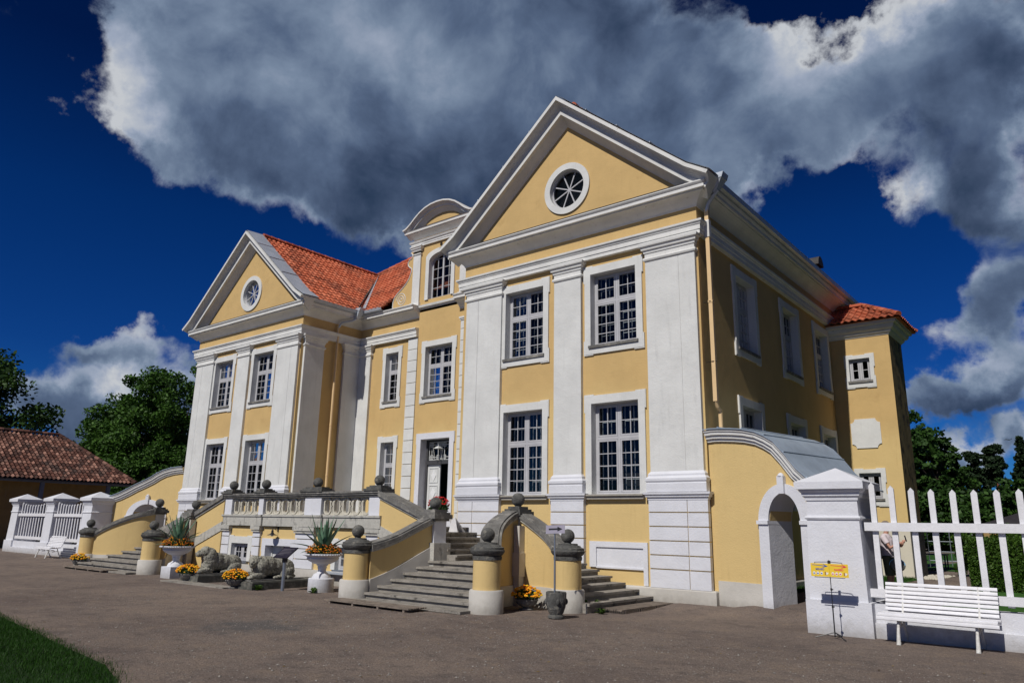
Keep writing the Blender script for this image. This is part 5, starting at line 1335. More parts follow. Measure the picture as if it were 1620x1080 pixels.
def flower_bowl(x, y, label, seed, zt=.0, mixc=('orange', 'yelflower'), s=1.0):
    rnd = random.Random(seed)
    g = thing('flower_bowl', (x, y, G0), label, 'flower bowl', 'low stone bowls of marigolds')
    m = MB(); z = G0
    m.lathe(x, y, [(.15, z), (.165, z+.02), (.16, z+.035), (.09, z+.05), (.09, z+.06), (.16, z+.085), (.215, z+.13), (.235, z+.19), (.25, z+.195), (.255, z+.215), (.245, z+.225), (.22, z+.22), (.20, z+.19), (.01, z+.19)], 28)
    m.build('bowl', M['stone'], g, smooth=35)
    m = MB()
    for k in range(24):
        a = 2*pi*k/24; m.tube([(x+.13*cos(a), y+.13*sin(a), z+.085), (x+.205*cos(a), y+.205*sin(a), z+.13), (x+.232*cos(a), y+.232*sin(a), z+.185)], .010, 5)
    m.build('ribs', M['stone'], g, smooth=50)
    m = MB(); leaf_ball(m, (x, y, z+.27), (.31*s, .31*s, .17), 700, .035, rnd, -.2); m.build('foliage', M['green'], g, recalc=False)
    ms = {k: MB() for k in mixc}
    for i in range(150):
        d = Vector((rnd.gauss(0, 1), rnd.gauss(0, 1), abs(rnd.gauss(0, .9))+.10)).normalized()
        k = mixc[0] if rnd.random() < .66 else mixc[1]
        bloom(ms[k], (x+d.x*.33*s, y+d.y*.33*s, z+.27+d.z*.21+rnd.uniform(-.02, .02)), rnd.uniform(.020, .034), rnd)
    for k, mm in ms.items(): mm.build('blossoms', M[k], g, recalc=False)
    return g
flower_bowl(-2.80, -3.29, 'stone bowl of orange marigolds between the two round piers of the right stairs', 1)
flower_bowl(-11.15, -5.15, 'stone bowl of orange marigolds in front of the gap between the lions', 2)
flower_bowl(-13.9, -5.0, 'stone bowl of orange marigolds beside the left lion and left urn', 3)
flower_bowl(-22.5, -4.55, 'stone bowl of yellow and orange marigolds at the foot of the left stairs', 4, mixc=('yelflower', 'orange'))

# ================================================================ tall urns with agave
def urn(x, y, label, seed, square=False):
    rnd = random.Random(seed); z = G0
    g = thing('garden_urn', (x, y, z), label, 'urn', 'white urns with agave and marigolds')
    m = MB()
    if square: m.box(x-.29, x+.29, y-.29, y+.29, z-.05, z+.34)
    else: m.lathe(x, y, [(.33, z-.05), (.33, z+.33), (.315, z+.345), (.01, z+.345)], 32)
    m.build('base', M['fresh'], g, smooth=40)
    m = MB(); m.lathe(x, y, [(.24, z+.34), (.235, z+.38), (.20, z+.44), (.13, z+.475), (.12, z+.49), (.10, z+.51), (.105, z+.56), (.12, z+.60), (.115, z+.64), (.14, z+.655), (.15, z+.675)], 28); m.build('stem', M['fresh'], g, smooth=40)
    m = MB(); m.lathe(x, y, [(.10, z+.67), (.22, z+.70), (.36, z+.77), (.42, z+.83), (.405, z+.84), (.40, z+.86), (.45, z+.89), (.49, z+.915), (.51, z+.925), (.51, z+.945), (.49, z+.95), (.44, z+.93), (.40, z+.90), (.01, z+.90)], 40)
    b = m.build('bowl', M['fresh'], g, smooth=35)
    m = MB()
    for k in range(44):
        a = 2*pi*k/44; m.ell((x+.50*cos(a), y+.50*sin(a), z+.925), (.022, .022, .02), n=8)
    m.build('beading', M['fresh'], b, smooth=True)
    m = MB(); leaf_ball(m, (x, y, z+.97), (.44, .44, .21), 1500, .04, rnd, -.15); m.build('foliage', M['green'], g, recalc=False)
    mo, my = MB(), MB()
    for i in range(330):
        d = Vector((rnd.gauss(0, 1), rnd.gauss(0, 1), abs(rnd.gauss(0, .5))+.05)).normalized()
        bloom(mo if rnd.random() < .6 else my, (x+d.x*.46, y+d.y*.46, z+.975+d.z*.25), rnd.uniform(.013, .023), rnd)
    mo.build('blossoms', M['rustflower'], g, recalc=False); my.build('blossoms', M['orange'], g, recalc=False)
    # agave: thick tapering channelled leaves
    for k in range(24):
        a = 2.4*k+rnd.uniform(-.2, .2); t = k/23; L = rnd.uniform(.78, 1.02)*(1 if t < .7 else .9); lean = .12+1.15*t**1.5
        m = MB(); rows = []; n = 9
        for i in range(n):
            s = i/(n-1); r = .03+L*s*sin(lean)*(1+.10*s); hh = L*s*cos(lean)-(.30*s*s*L*t if t > .55 else 0)
            w = .075*(1-s)**.65*(1 if s > .08 else .75)+.001
            px, py = x+r*cos(a), y+r*sin(a); sx, sy = -sin(a)*w, cos(a)*w
            ch = .35*w; zz = z+.98+hh
            rows.append([(px+sx, py+sy, zz+ch), (px+cos(a)*ch, py+sin(a)*ch, zz-ch*.6), (px-sx, py-sy, zz+ch), (px-cos(a)*.01, py-sin(a)*.01, zz+ch*.3)])
        ids = m.grid(rows, cv=True); m.build('agave_leaf', M['agave'], g, smooth=60)
    return g
urn(-8.98, -4.02, 'white garden urn with tall agave on a round white base, nearest the right stairs', 1)
urn(-15.55, -4.55, 'white garden urn with agave on a square white base beside the left stairs', 5, True)

# ================================================================ stone lions
def ell_rot(ax, deg): return Matrix.Rotation(R(deg), 3, ax)
def lion(x, y, label, head, seed):
    """a reclining stone lion, facing -Y, on a low slab"""
    z0 = .05
    g = thing('lion_statue', (x, y, G0), label, 'lion statue', 'reclining stone lions in front of the terrace')
    m = MB(); m.box(x-.30, x+.30, y-.78, y+.70, G0+.05, z0+.05); m.build('slab', M['stone'], g)
    b = MB(); z = z0+.05
    E = lambda cx, cy, cz, rx, ry, rz, rot=None: b.ell((x+cx, y+cy, z+cz), (rx, ry, rz), rot, 20)
    E(0, .38, .26, .235, .34, .26); E(0, .12, .29, .215, .42, .235); E(0, -.12, .33, .225, .30, .26)
    E(.19, .40, .15, .10, .24, .15, ell_rot('X', 15)); E(-.19, .40, .15, .10, .24, .15, ell_rot('X', 15))
    E(.24, .20, .05, .065, .22, .05); E(-.24, .20, .05, .065, .22, .05); E(.25, .02, .04, .06, .10, .04); E(-.25, .02, .04, .06, .10, .04)
    hy, hz, tw = head
    # mane and chest
    E(0, -.30, .33, .235, .23, .27); E(0, -.38, .22, .20, .16, .20); E(0, hy+.16, hz-.10, .235, .22, .25)
    R3 = Matrix.Rotation(R(tw), 3, 'Z')
    def H(cx, cy, cz, rx, ry, rz, rot=None):
        p = R3 @ Vector((cx, cy, cz)); b.ell((x+p.x, y+hy+p.y, z+hz+p.z), (rx, ry, rz), R3 @ (rot or Matrix.Identity(3)), 18)
    H(0, .03, .03, .17, .16, .155); H(0, -.13, -.04, .085, .12, .075); H(0, -.15, -.085, .065, .09, .035); H(0, -.11, .03, .045, .11, .05)
    H(.13, .02, .12, .035, .03, .045); H(-.13, .02, .12, .035, .03, .045); H(.075, -.10, .035, .03, .03, .02); H(-.075, -.10, .035, .03, .03, .02); H(0, -.235, -.005, .035, .03, .025)
    # forelegs and paws
    for s in (-1, 1):
        E(s*.15, -.48, .09, .075, .26, .075); E(s*.15, -.68, .055, .085, .10, .055)
        for q in (-.045, 0, .045): E(s*.15+q, -.755, .04, .022, .04, .035)
    b.tube([(x, y+.66, z+.12), (x+.12, y+.70, z+.05), (x+.24, y+.55, z+.04), (x+.30, y+.35, z+.04)], [.03, .028, .026, .04], 8)
    o = b.build('body', M['lionstone'], g)
    rm = o.modifiers.new('merge', 'REMESH'); rm.mode = 'VOXEL'; rm.voxel_size = .014; rm.use_smooth_shade = True
    sm = o.modifiers.new('soft', 'SMOOTH'); sm.iterations = 6; sm.factor = .5
    # carved locks of the mane: a displacement that acts on the front half only
    tx = bpy.data.textures.new('carved_mane', 'MUSGRAVE'); tx.noise_scale = .02; tx.octaves = 1.5; tx.musgrave_type = 'RIDGED_MULTIFRACTAL' if hasattr(tx, 'musgrave_type') else tx.musgrave_type
    vg = o.vertex_groups.new(name='mane')
    for v in o.data.vertices:
        ly = v.co.y
        w = 1.0 if ly < .02 else (max(.10, 1-(ly-.02)/.10))
        if v.co.z < .12+.05: w *= .35
        vg.add([v.index], w, 'REPLACE')
    d = o.modifiers.new('carving', 'DISPLACE'); d.texture = tx; d.strength = .020; d.mid_level = .5; d.texture_coords = 'LOCAL'
    return g
M['lionstone'] = mat('weathered_lion_stone', (.34, .33, .28), .95, .22, 9, 1.0, 34, col2=(.12, .12, .10), c2f=(.50, .62), c2scale=16, fine=.7)
lion(-13.75, -4.15, 'reclining stone lion with raised head, the left one of the pair', (-.50, .58, -8), 1)
lion(-10.92, -4.25, 'reclining stone lion with head lowered, the right one of the pair behind the info board', (-.52, .42, 38), 2)
def curb(name, boxes, label, loc):
    g = thing(name, loc, label, 'kerb', 'low stone kerbs under the lions')
    for q in boxes: m = MB(); m.box(*q); m.build('stone_block', M['darkcurb'], g)
M['darkcurb'] = mat('damp_stone', (.09, .09, .08), .95, .25, 6, .5, 25, col2=(.19, .18, .155), c2f=(.5, .68), fine=.4)
curb('stone_kerb', [(-11.35, -10.35, -5.15, -2.7, -.3, .05), (-11.30, -10.42, -5.10, -2.75, .045, .07)], 'low dark stone kerb carrying the right lion', (-10.85, -4, G0))
curb('stone_kerb', [(-14.2, -13.25, -5.05, -2.7, -.3, .05), (-14.15, -13.3, -5.0, -2.75, .045, .07)], 'low dark stone kerb carrying the left lion', (-13.7, -4, G0))
m = MB(); m.box(-14.6, -11.2, -5.45, -5.02, -.2, -.10); o = m.build('paving_slab', M['step']); tag(o, 'long flat worn limestone slab laid before the basement walk', 'paving slab')

# ================================================================ information lectern
M['panel'] = mat('dark_info_panel', (.022, .018, .028), .35, .1, 5, 0, spec=.5)
M['faint'] = mat('faint_print', (.16, .15, .17), .5, .1, 5, 0)
def info():
    x, y = -9.78, -4.62
    g = thing('info_board', (x, y, G0), 'slanted dark information panel on a grey steel post in front of the right lion', 'info board')
    m = MB(); m.tube([(x, y, G0-.03), (x, y, .70)], .045, 12); m.build('post', M['steel'], g, smooth=40)
    m = MB(); m.box(x-.05, x+.05, y-.05, y+.05, .58, .76); m.build('bracket', M['panel'], g)
    m = MB(); c = Vector((x, y, .83)); U = Vector((1, 0, 0)); W = Vector((0, cos(R(38)), sin(R(38)))); N = U.cross(W)
    pts = [c-U*.30-W*.21, c+U*.30-W*.21, c+U*.30+W*.21, c-U*.30+W*.21]
    A = [m.pt(p) for p in pts]; B = [m.pt(p-N*.025) for p in pts]; m.fc(A); m.fc(B[::-1])
    for i in range(4): m.fc((A[i], A[(i+1) % 4], B[(i+1) % 4], B[i]))
    m.build('panel', M['panel'], g)
    m = MB()
    for i, wd in enumerate((.5, .42, .5, .48, .3)):
        v = .13-.055*i; a = c-U*.25+W*v+N*.002; m.face([a, a+U*wd, a+U*wd-W*.012, a-W*.012])
    m.build('print_line', M['faint'], g)
info()
# ================================================================ wall lamp over the basement door
def lamp():
    x, y = -13.32, -2.5
    g = thing('wall_lamp', (x, y, 1.42), 'black enamel wall lamp on a scrolled arm above the basement door', 'lamp')
    m = MB(); m.box(x-.03, x+.03, y-.02, y, 1.30, 1.46); m.tube([(x, y, 1.40), (x, y-.10, 1.44), (x, y-.20, 1.42), (x, y-.21, 1.36)], .010, 6); m.tube([(x, y, 1.33), (x, y-.08, 1.34), (x, y-.14, 1.39)], .007, 6); m.build('arm', M['black'], g)
    m = MB(); m.lathe(x, y-.21, [(.02, 1.36), (.035, 1.34), (.035, 1.28), (.05, 1.27), (.055, 1.24), (.155, 1.205), (.16, 1.195), (.05, 1.215)], 24); m.build('shade', M['black'], g, smooth=35)
    m = MB(); m.ball((x, y-.21, 1.20), .05, 14, .8); m.build('bulb_glass', M['palewood'], g, smooth=True)
lamp()
# ================================================================ boardwalk mats at the feet of the steps
def mat_boards(x0, x1, y0, y1, along, label):
    g = thing('duckboard', ((x0+x1)/2, (y0+y1)/2, G0), label, 'duckboard', 'slatted wooden duckboards at the stairs')
    n = 11; rnd = random.Random(int(x0*7)+50)
    for i in range(n):
        m = MB(); a = i/n; b = (i+.72)/n; j = rnd.uniform(-.015, .015)
        if along == 'x': m.box(x0+j, x1+j, y0+(y1-y0)*a, y0+(y1-y0)*b, G0+.055, G0+.082)
        else: m.box(x0+(x1-x0)*a, x0+(x1-x0)*b, y0+j, y1+j, G0+.055, G0+.082)
        m.build('board', M['board'], g)
    for t in (.06, .35, .65, .94):
        m = MB()
        if along == 'x': q = x0+(x1-x0)*t; m.box(q-.03, q+.03, y0+.01, y1-.01, G0-.02, G0+.054)
        else: q = y0+(y1-y0)*t; m.box(x0+.01, x1-.01, q-.03, q+.03, G0-.02, G0+.054)
        m.build('batten', M['board'], g)
mat_boards(-6.72, -4.0, -5.62, -5.12, 'x', 'weathered slatted duckboard in front of the right stairs, front flight')
mat_boards(-1.50, -.92, -2.45, -.05, 'y', 'weathered slatted duckboard at the foot of the side flight by the house')
mat_boards(-22.2, -18.9, -5.25, -4.75, 'x', 'weathered slatted duckboard in front of the far left stairs')
# ================================================================ geraniums and easel by the door
def geranium():
    x, y, z = -7.55, -1.25, 1.55; rnd = random.Random(9)
    g = thing('geranium_pot', (x, y, z), 'dark pot of red geraniums at the top of the right stairs by the door', 'flower pot')
    m = MB(); m.lathe(x, y, [(.12, z), (.16, z+.22), (.19, z+.34), (.20, z+.36), (.17, z+.36), (.01, z+.34)], 20); m.build('pot', M['panel'], g, smooth=40)
    m = MB(); leaf_ball(m, (x, y, z+.50), (.30, .30, .25), 700, .05, rnd, -.6); m.build('foliage', M['green'], g, recalc=False)
    m = MB()
    for i in range(90):
        d = Vector((rnd.gauss(0, 1), rnd.gauss(0, 1), abs(rnd.gauss(0, 1))+.1)).normalized(); bloom(m, (x+d.x*.31, y+d.y*.31, z+.56+d.z*.27), rnd.uniform(.018, .035), rnd)
    m.build('blossoms', M['redflower'], g, recalc=False)
    e = thing('a_board', (-7.10, -1.0, z-.02), 'small white folding board standing beside the geranium pot on the stairs', 'folding board')
    m = MB(); m.grid([[(-7.32, -1.05, 1.42), (-7.22, -1.05, 1.80)], [(-6.98, -1.05, 1.42), (-7.08, -1.05, 1.80)]]); m.grid([[(-7.32, -.72, 1.42), (-7.22, -1.03, 1.80)], [(-6.98, -.72, 1.42), (-7.08, -1.03, 1.80)]])
    m.build('panel', M['bwood'], e)
geranium()
# weeds at the wall feet
def weed(x, y, label, seed, s=.16):
    rnd = random.Random(seed); m = MB()
    for i in range(26):
        a = rnd.uniform(0, 6.28); l = s*rnd.uniform(.5, 1.2); h = s*rnd.uniform(.3, 1.1); w = s*.16
        m.face([(x, y, gh(x, y)), (x+cos(a)*l*.6-sin(a)*w, y+sin(a)*l*.6+cos(a)*w, gh(x, y)+h*.8), (x+cos(a)*l, y+sin(a)*l, gh(x, y)+h*.7), (x+cos(a)*l*.6+sin(a)*w, y+sin(a)*l*.6-cos(a)*w, gh(x, y)+h*.8)])
    tag(m.build('weed', M['hedge'], recalc=False), label, 'weed', 'weeds growing at the foot of the walls')
weed(-1.75, -2.45, 'green weed between the right round pier and the side steps', 1, .28)
weed(-1.25, -2.75, 'low green weed near the front corner of the side duckboard', 4, .14)
weed(-8.75, -4.42, 'small green weed at the foot of the right urn', 2, .16)
weed(-10.3, -5.0, 'small green weed at the front corner of the right lion kerb', 3, .16)
# ================================================================ outbuilding on the left
M['shade'] = mat('shaded_ochre_plaster', (.30, .20, .08), .9, .15, 1.5, .1, 30, streak=.3)  # darkened ochre: shade on the outbuilding walls is put into the colour
M['greywood'] = mat('grey_painted_wood', (.16, .18, .22), .7, .1, 4, .1, 30)
def outbuilding():
    g = thing('outbuilding', (-47, -6, G0), 'long low outbuilding with brown tiled hipped roof behind the left fence', 'outbuilding')
    X0, X1, Y0, Y1 = -51, -43, -24, 4.6; ze = 3.72
    F = (V(X1, 0, 0), V(0, 1, 0), V(1, 0, 0))
    m = MB(F); wins = [(-20+4*i, -18.6+4*i, .9, 2.4) for i in range(6)]; holed(m, Y0, Y1, -.3, ze, wins); m.build('wall', M['shade'], g)
    m = MB(); m.face([(X0, Y1, -.3), (X1, Y1, -.3), (X1, Y1, ze), (X0, Y1, ze)]); m.face([(X0, Y0, -.3), (X1, Y0, -.3), (X1, Y0, ze), (X0, Y0, ze)]); m.face([(X0, Y0, -.3), (X0, Y1, -.3), (X0, Y1, ze), (X0, Y0, ze)]); m.build('wall', M['shade'], g)
    for a, b, c, d in wins: window(F, a, b, c, d, parent=g, ow=.12, rows=(2,), small=True, bottom=False, sill=True, ears=False, top=.12, rev=.08)
    m = MB(F); m.box(Y0, Y1, -1.5, -1.4, 0, 3.5); m.build('dark_backing', M['dark'], g)  # near-black panel paints the dark behind the outbuilding windows
    for i in range(8):
        y = -22+3.75*i; m = MB(); m.box(-42.0, -41.8, y-.1, y+.1, -.3, ze-.05); m.build('post', M['greywood'], g)
    m = MB(); m.box(-42.05, -41.75, Y0, Y1+.9, ze-.12, ze+.06); m.build('beam', M['greywood'], g)
    ex, xr, zr = -41.55, -46.9, 6.80; run = ex-xr; s = (zr-ze)/run; k = sqrt(1+s*s); Yh = 5.75; hip = 3.0
    m = MB(); tile_sheet(m, (ex, -16, ze+.05), (0, 1, 0), (-1, 0, s), run*k, lambda v: (0, (Yh+16)-v/(run*k)*hip), tw=.24, th=.36, sub=4, amp=.05)
    rf = m.build('roof', M['oldtile'], g, recalc=False)
    m = MB(); m.face([(ex, Yh, ze), (2*xr-ex, Yh, ze), (xr, Yh-hip, zr)]); m.face([(2*xr-ex, -25, ze), (2*xr-ex, Yh, ze), (xr, Yh-hip, zr), (xr, -25, zr)]); m.face([(ex, -25, ze), (ex, -16, ze), (xr, -16, zr), (xr, -25, zr)]); m.face([(ex, -25, ze-.01), (2*xr-ex, -25, ze-.01), (2*xr-ex, Yh, ze-.01), (ex, Yh, ze-.01)]); m.build('roof', M['oldtile'], g, recalc=False)
    m = MB(); ridge_tiles(m, (ex, Yh, ze+.12), (xr, Yh-hip, zr+.12), r=.13); ridge_tiles(m, (xr, Yh-hip, zr+.12), (xr, -16, zr+.12), r=.13); m.build('ridge', M['oldtile'], rf, recalc=False)
outbuilding()
def shed(x0, x1, y0, y1, ze, zr, mt, wall, name, label, cat):
    g = thing(name, ((x0+x1)/2, (y0+y1)/2, gh(x0, y0)), label, cat)
    m = MB(); m.box(x0+.2, x1-.2, y0+.2, y1-.2, -.3, ze+.02); m.build('wall', wall, g)
    ym = (y0+y1)/2; k = min((x1-x0), (y1-y0))*.45; m = MB()
    if x1-x0 >= y1-y0: a, b = (x0+k, ym, zr), (x1-k, ym, zr)
    else: xm = (x0+x1)/2; a, b = (xm, y0+k, zr), (xm, y1-k, zr)
    c = [(x0, y0, ze), (x1, y0, ze), (x1, y1, ze), (x0, y1, ze)]
    if x1-x0 >= y1-y0: fs = [[c[0], c[1], b, a], [c[2], c[3], a, b], [c[3], c[0], a], [c[1], c[2], b]]
    else: fs = [[c[0], c[1], a], [c[1], c[2], b, a], [c[2], c[3], b], [c[3], c[0], a, b]]
    for f in fs: m.face(f, [(.5, .5)]*len(f))
    m.face(c, [(.5, .5)]*4); m.build('roof', mt, g)
    m = MB(); m.box(x1-.205, x1-.17, ym-.5, ym+.5, 0, min(2.0, ze-.2)); m.build('door', M['greywood'], g)
shed(-62, -55, 7, 13.5, 4.3, 6.0, M['oldtile'], M['shade'], 'shed', 'small dark tiled roof glimpsed behind the corner of the outbuilding', 'shed')
M['darkroof'] = mat('dark_roofing', (.03, .026, .03), .7, .2, 3, .1, 20)
shed(2.2, 8.5, 24, 29, 2.05, 2.95, M['darkroof'], M['shade'], 'shed', 'low dark roofed garden building behind the hedge', 'shed')
shed(1.55, 2.6, 36, 38, 2.05, 2.62, M['tile'], M['shade'], 'shed', 'small orange roofed building among the trees behind the picket fence', 'shed')

# ================================================================ trees
def leaves(m, c, r, n, sz, rnd, flat=1.0):
    for i in range(n):
        d = Vector((rnd.gauss(0, 1), rnd.gauss(0, 1), rnd.gauss(0, 1))); d = d.normalized()*(rnd.random()**.4)
        p = Vector((c[0]+d.x*r, c[1]+d.y*r, c[2]+d.z*r*flat)); s = sz*rnd.uniform(.6, 1.3)
        a = Vector((rnd.gauss(0, 1), rnd.gauss(0, 1), rnd.gauss(0, .7))).normalized()*s; b = a.cross(Vector((rnd.gauss(0, 1), rnd.gauss(0, 1), rnd.gauss(0, 1)))).normalized()*s*.6
        m.face([p-a, p+b, p+a, p-b])
def broadleaf(x, y, h, r, label, seed, mt='leaf', n=30000, sz=.22, low=.25, group='trees around the manor'):
    rnd = random.Random(seed); z0 = gh(x, y); g = thing('deciduous_tree', (x, y, z0), label, 'tree', group)
    t = MB(); top = z0+h*.72
    path = [(x+rnd.uniform(-.2, .2)*k, y+rnd.uniform(-.2, .2)*k, z0-.3+(top-z0)*k/5) for k in range(6)]
    t.tube(path, [.045*h*(1-k/7)**1.1*.55 for k in range(6)], 9)
    m = MB(); cl = []
    zc = z0+h*(low+1)/2; rz = h*(1-low)/2
    nb = 42
    for i in range(nb):
        a = 2.4*i+rnd.uniform(-.3, .3); v = -0.9+1.85*(i+.5)/nb; rr = sqrt(max(0, 1-v*v))
        k = rnd.uniform(.55, 1.0)
        c = (x+rr*r*k*cos(a), y+rr*r*k*sin(a), zc+v*rz*rnd.uniform(.85, 1.0)); cl.append(c)
        base = path[2+int(3*(v+1)/2) if v < .9 else 4]
        mid = ((base[0]*.5+c[0]*.5), (base[1]*.5+c[1]*.5), base[2]*.45+c[2]*.55-.1*r)
        t.tube([base, mid, c], [.012*h, .007*h, .002*h], 5)
    tot = 0
    for c in cl:
        cr = r*rnd.uniform(.26, .42)
        for k in range(6):
            q = Vector((rnd.gauss(0, 1), rnd.gauss(0, 1), rnd.gauss(0, .8))).normalized()*cr*rnd.uniform(.5, 1.25)
            leaves(m, (c[0]+q.x, c[1]+q.y, c[2]+q.z), cr*rnd.uniform(.38, .62), int(n/nb/6), sz, rnd, .75)
    t.build('trunk', M['bark'], g, smooth=60); m.build('crown', M[mt], g, recalc=False)
    return g
def spruce(x, y, h, r, label, seed, group='conifers beyond the garden'):
    rnd = random.Random(seed); z0 = gh(x, y); g = thing('spruce_tree', (x, y, z0), label, 'tree', group)
    t = MB(); t.tube([(x, y, z0-.3), (x, y, z0+h)], [.016*h, .02], 8); t.build('trunk', M['bark'], g)
    m = MB(); n = int(h*3)
    for i in range(n):
        f = i/n; z = z0+h*(.06+.94*f); rr = r*(1-f)**.85*rnd.uniform(.75, 1.1)+.12
        for k in range(9):
            a = rnd.uniform(0, 6.28); L = rr*rnd.uniform(.7, 1.1)
            for q in range(7):
                s = (q+.5)/7; px, py, pz = x+L*s*cos(a), y+L*s*sin(a), z-L*s*.35
                leaves(m, (px, py, pz), .28*(1.1-s*.5), 4, .26, rnd, .5)
    m.build('crown', M['needle'], g, recalc=False)
def pine(x, y, h, r, label, seed, group='conifers beyond the garden'):
    rnd = random.Random(seed); z0 = gh(x, y); g = thing('pine_tree', (x, y, z0), label, 'tree', group)
    t = MB(); t.tube([(x, y, z0-.3), (x+.15, y, z0+h*.5), (x, y, z0+h)], [.022*h, .016*h, .04], 9)
    m = MB()
    for i in range(48):
        f = rnd.random(); z = z0+h*(.42+.57*f); a = rnd.uniform(0, 6.28); L = r*(1-.6*f)*rnd.uniform(.35, 1.0)
        c = (x+L*cos(a), y+L*sin(a), z); t.tube([(x, y, z-.4), c], [.05, .02], 5)
        leaves(m, c, r*.40, 170, .22, rnd, .6)
    t.build('trunk', M['redbark'], g, smooth=60); m.build('crown', M['needle'], g, recalc=False)
broadleaf(-62, -1.8, 14.2, 7.2, 'dark leafy tree at the far left edge above the outbuilding roof', 11, 'leafdark', 52000, .17, .12)
broadleaf(-56.5, 15, 13.7, 6.3, 'tall green leafy tree touching the left edge of the house', 12, 'leaf', 70000, .15, .05)
broadleaf(-66.5, 15.5, 11.8, 4.6, 'medium green leafy tree left of the tall tree beside the house', 13, 'leaf', 36000, .15, .1)
broadleaf(-73.0, 17, 9.2, 3.6, 'low leafy tree just above the slope of the outbuilding roof', 14, 'leafdark', 24000, .15, .08)
broadleaf(-50.5, 11.5, 6.6, 3.0, 'small light green tree behind the left gate wall', 15, 'leaf', 24000, .12, .08)
broadleaf(-15.5, 98, 18.0, 5.5, 'broad dark tree just right of the stair tower', 21, 'leafdark', 16000, .34, .05)
broadleaf(-10.8, 92, 14.5, 4.0, 'rounded dark tree second from the stair tower', 22, 'leafdark', 12000, .34, .05)
spruce(-9.1, 98, 12.6, 2.9, 'narrow pointed spruce between the round tree and the pines', 23)
pine(-7.2, 100, 12.4, 1.7, 'left one of two tall pines standing side by side', 24)
pine(-4.9, 101, 13.5, 1.8, 'right one of two tall pines standing side by side', 25)
spruce(-1.6, 100, 14.5, 3.4, 'tall spruce right of the two pines', 26)
spruce(1.2, 97, 17.5, 4.0, 'tallest spruce at the right edge of the picture', 27)
spruce(5.5, 99, 16.0, 4.2, 'dark spruce beyond the right edge of the fence', 28)
for i, (x, y, h, r, lb) in enumerate(((-7.5, 75, 6.2, 3.4, 'bushy dark tree under the spruce and pines'), (-3.2, 72, 5.6, 3.2, 'bushy green tree below the right pine'), (1.6, 70, 6.4, 3.4, 'bushy green tree below the tall spruces'), (6.0, 66, 6.0, 3.4, 'bushy tree at the right end of the fence view'), (-12.5, 72, 7.5, 3.8, 'bushy dark tree low beside the stair tower'))):
    broadleaf(x, y, h, r, lb, 40+i, 'leafdark', 9000, .26, .02)
# trees on the far side that only show as a dark line behind the gravel
tl = MB(); rnd = random.Random(77)
for i in range(260):
    x = rnd.uniform(-140, 60); y = 118+rnd.uniform(-6, 10); hh = rnd.uniform(5, 8)
    leaves(tl, (x, y, hh*.45), hh*.5, 46, .6, rnd, .9)
for i in range(200):
    y = rnd.uniform(-60, 110); x = -118+rnd.uniform(-8, 8); hh = rnd.uniform(5, 8)
    leaves(tl, (x, y, hh*.45), hh*.5, 46, .6, rnd, .9)
tag(tl.build('far_woods', M['leafdark'], recalc=False), 'dark far-off woods closing the horizon behind the manor', 'woods', kind='stuff')

# ================================================================ garden behind the right fence
m = MB(); xs = [-.2, .5, 1, 1.5, 2.2]; ys = [12.9, 14, 17, 22, 30, 45]
m.grid([[(x, y, gh(x, y)+.012) for x in [1.98+i*.2 for i in range(2)]] for y in [11+i for i in range(2)]]) if False else None
def sheet(xs, ys, dz, mt, name):
    q = MB(); q.grid([[(x, y, gh(x, y)+dz) for x in xs] for y in ys]); o = q.build(name, mt); tag(o, kind='structure'); return o
M['lawn2'] = mat('garden_grass', (.035, .11, .014), 1, .35, 6, .6, 50, fine=.5)
sheet([-.0+.25*i for i in range(10)], [3.8+.5*i for i in range(15)], .012, M['lawn2'], 'garden_lawn')
sheet([4.0, 6, 8, 12, 20], [3.0, 4, 5, 7, 8, 12, 20, 40], .012, M['lawn2'], 'garden_lawn')
sheet([-6, -2, 1, 2, 4, 8, 14], [17.5, 18.5, 20, 24, 30, 50, 66], .013, M['lawn2'], 'garden_lawn')
gb = MB(); rnd = random.Random(8)
for i in range(9000):
    x, y = rnd.uniform(0, 2.2), rnd.uniform(3.9, 10.9); z = gh(x, y)+.01; a = rnd.uniform(0, 6.28); w = .006; hh = rnd.uniform(.04, .09); l = rnd.uniform(0, .04)
    gb.face([(x-w*cos(a), y-w*sin(a), z), (x+w*cos(a), y+w*sin(a), z), (x+l*sin(a*3), y+l*cos(a*3), z+hh)])
tag(gb.build('grass', M['grass'], recalc=False), 'grass strip at the foot of the stair tower', 'grass', kind='stuff')
rb = MB()
for i in range(420):
    x, y = rnd.uniform(1.5, 2.7), rnd.uniform(10.6, 13.6); s = rnd.uniform(.02, .06); rb.ell((x, y, gh(x, y)+s*.3), (s, s*rnd.uniform(.6, 1), s*.6), n=6)
tag(rb.build('gravel_heap', M['palestone'], recalc=False), 'scattered pale stones at the corner of the stair tower', 'stones', kind='stuff')
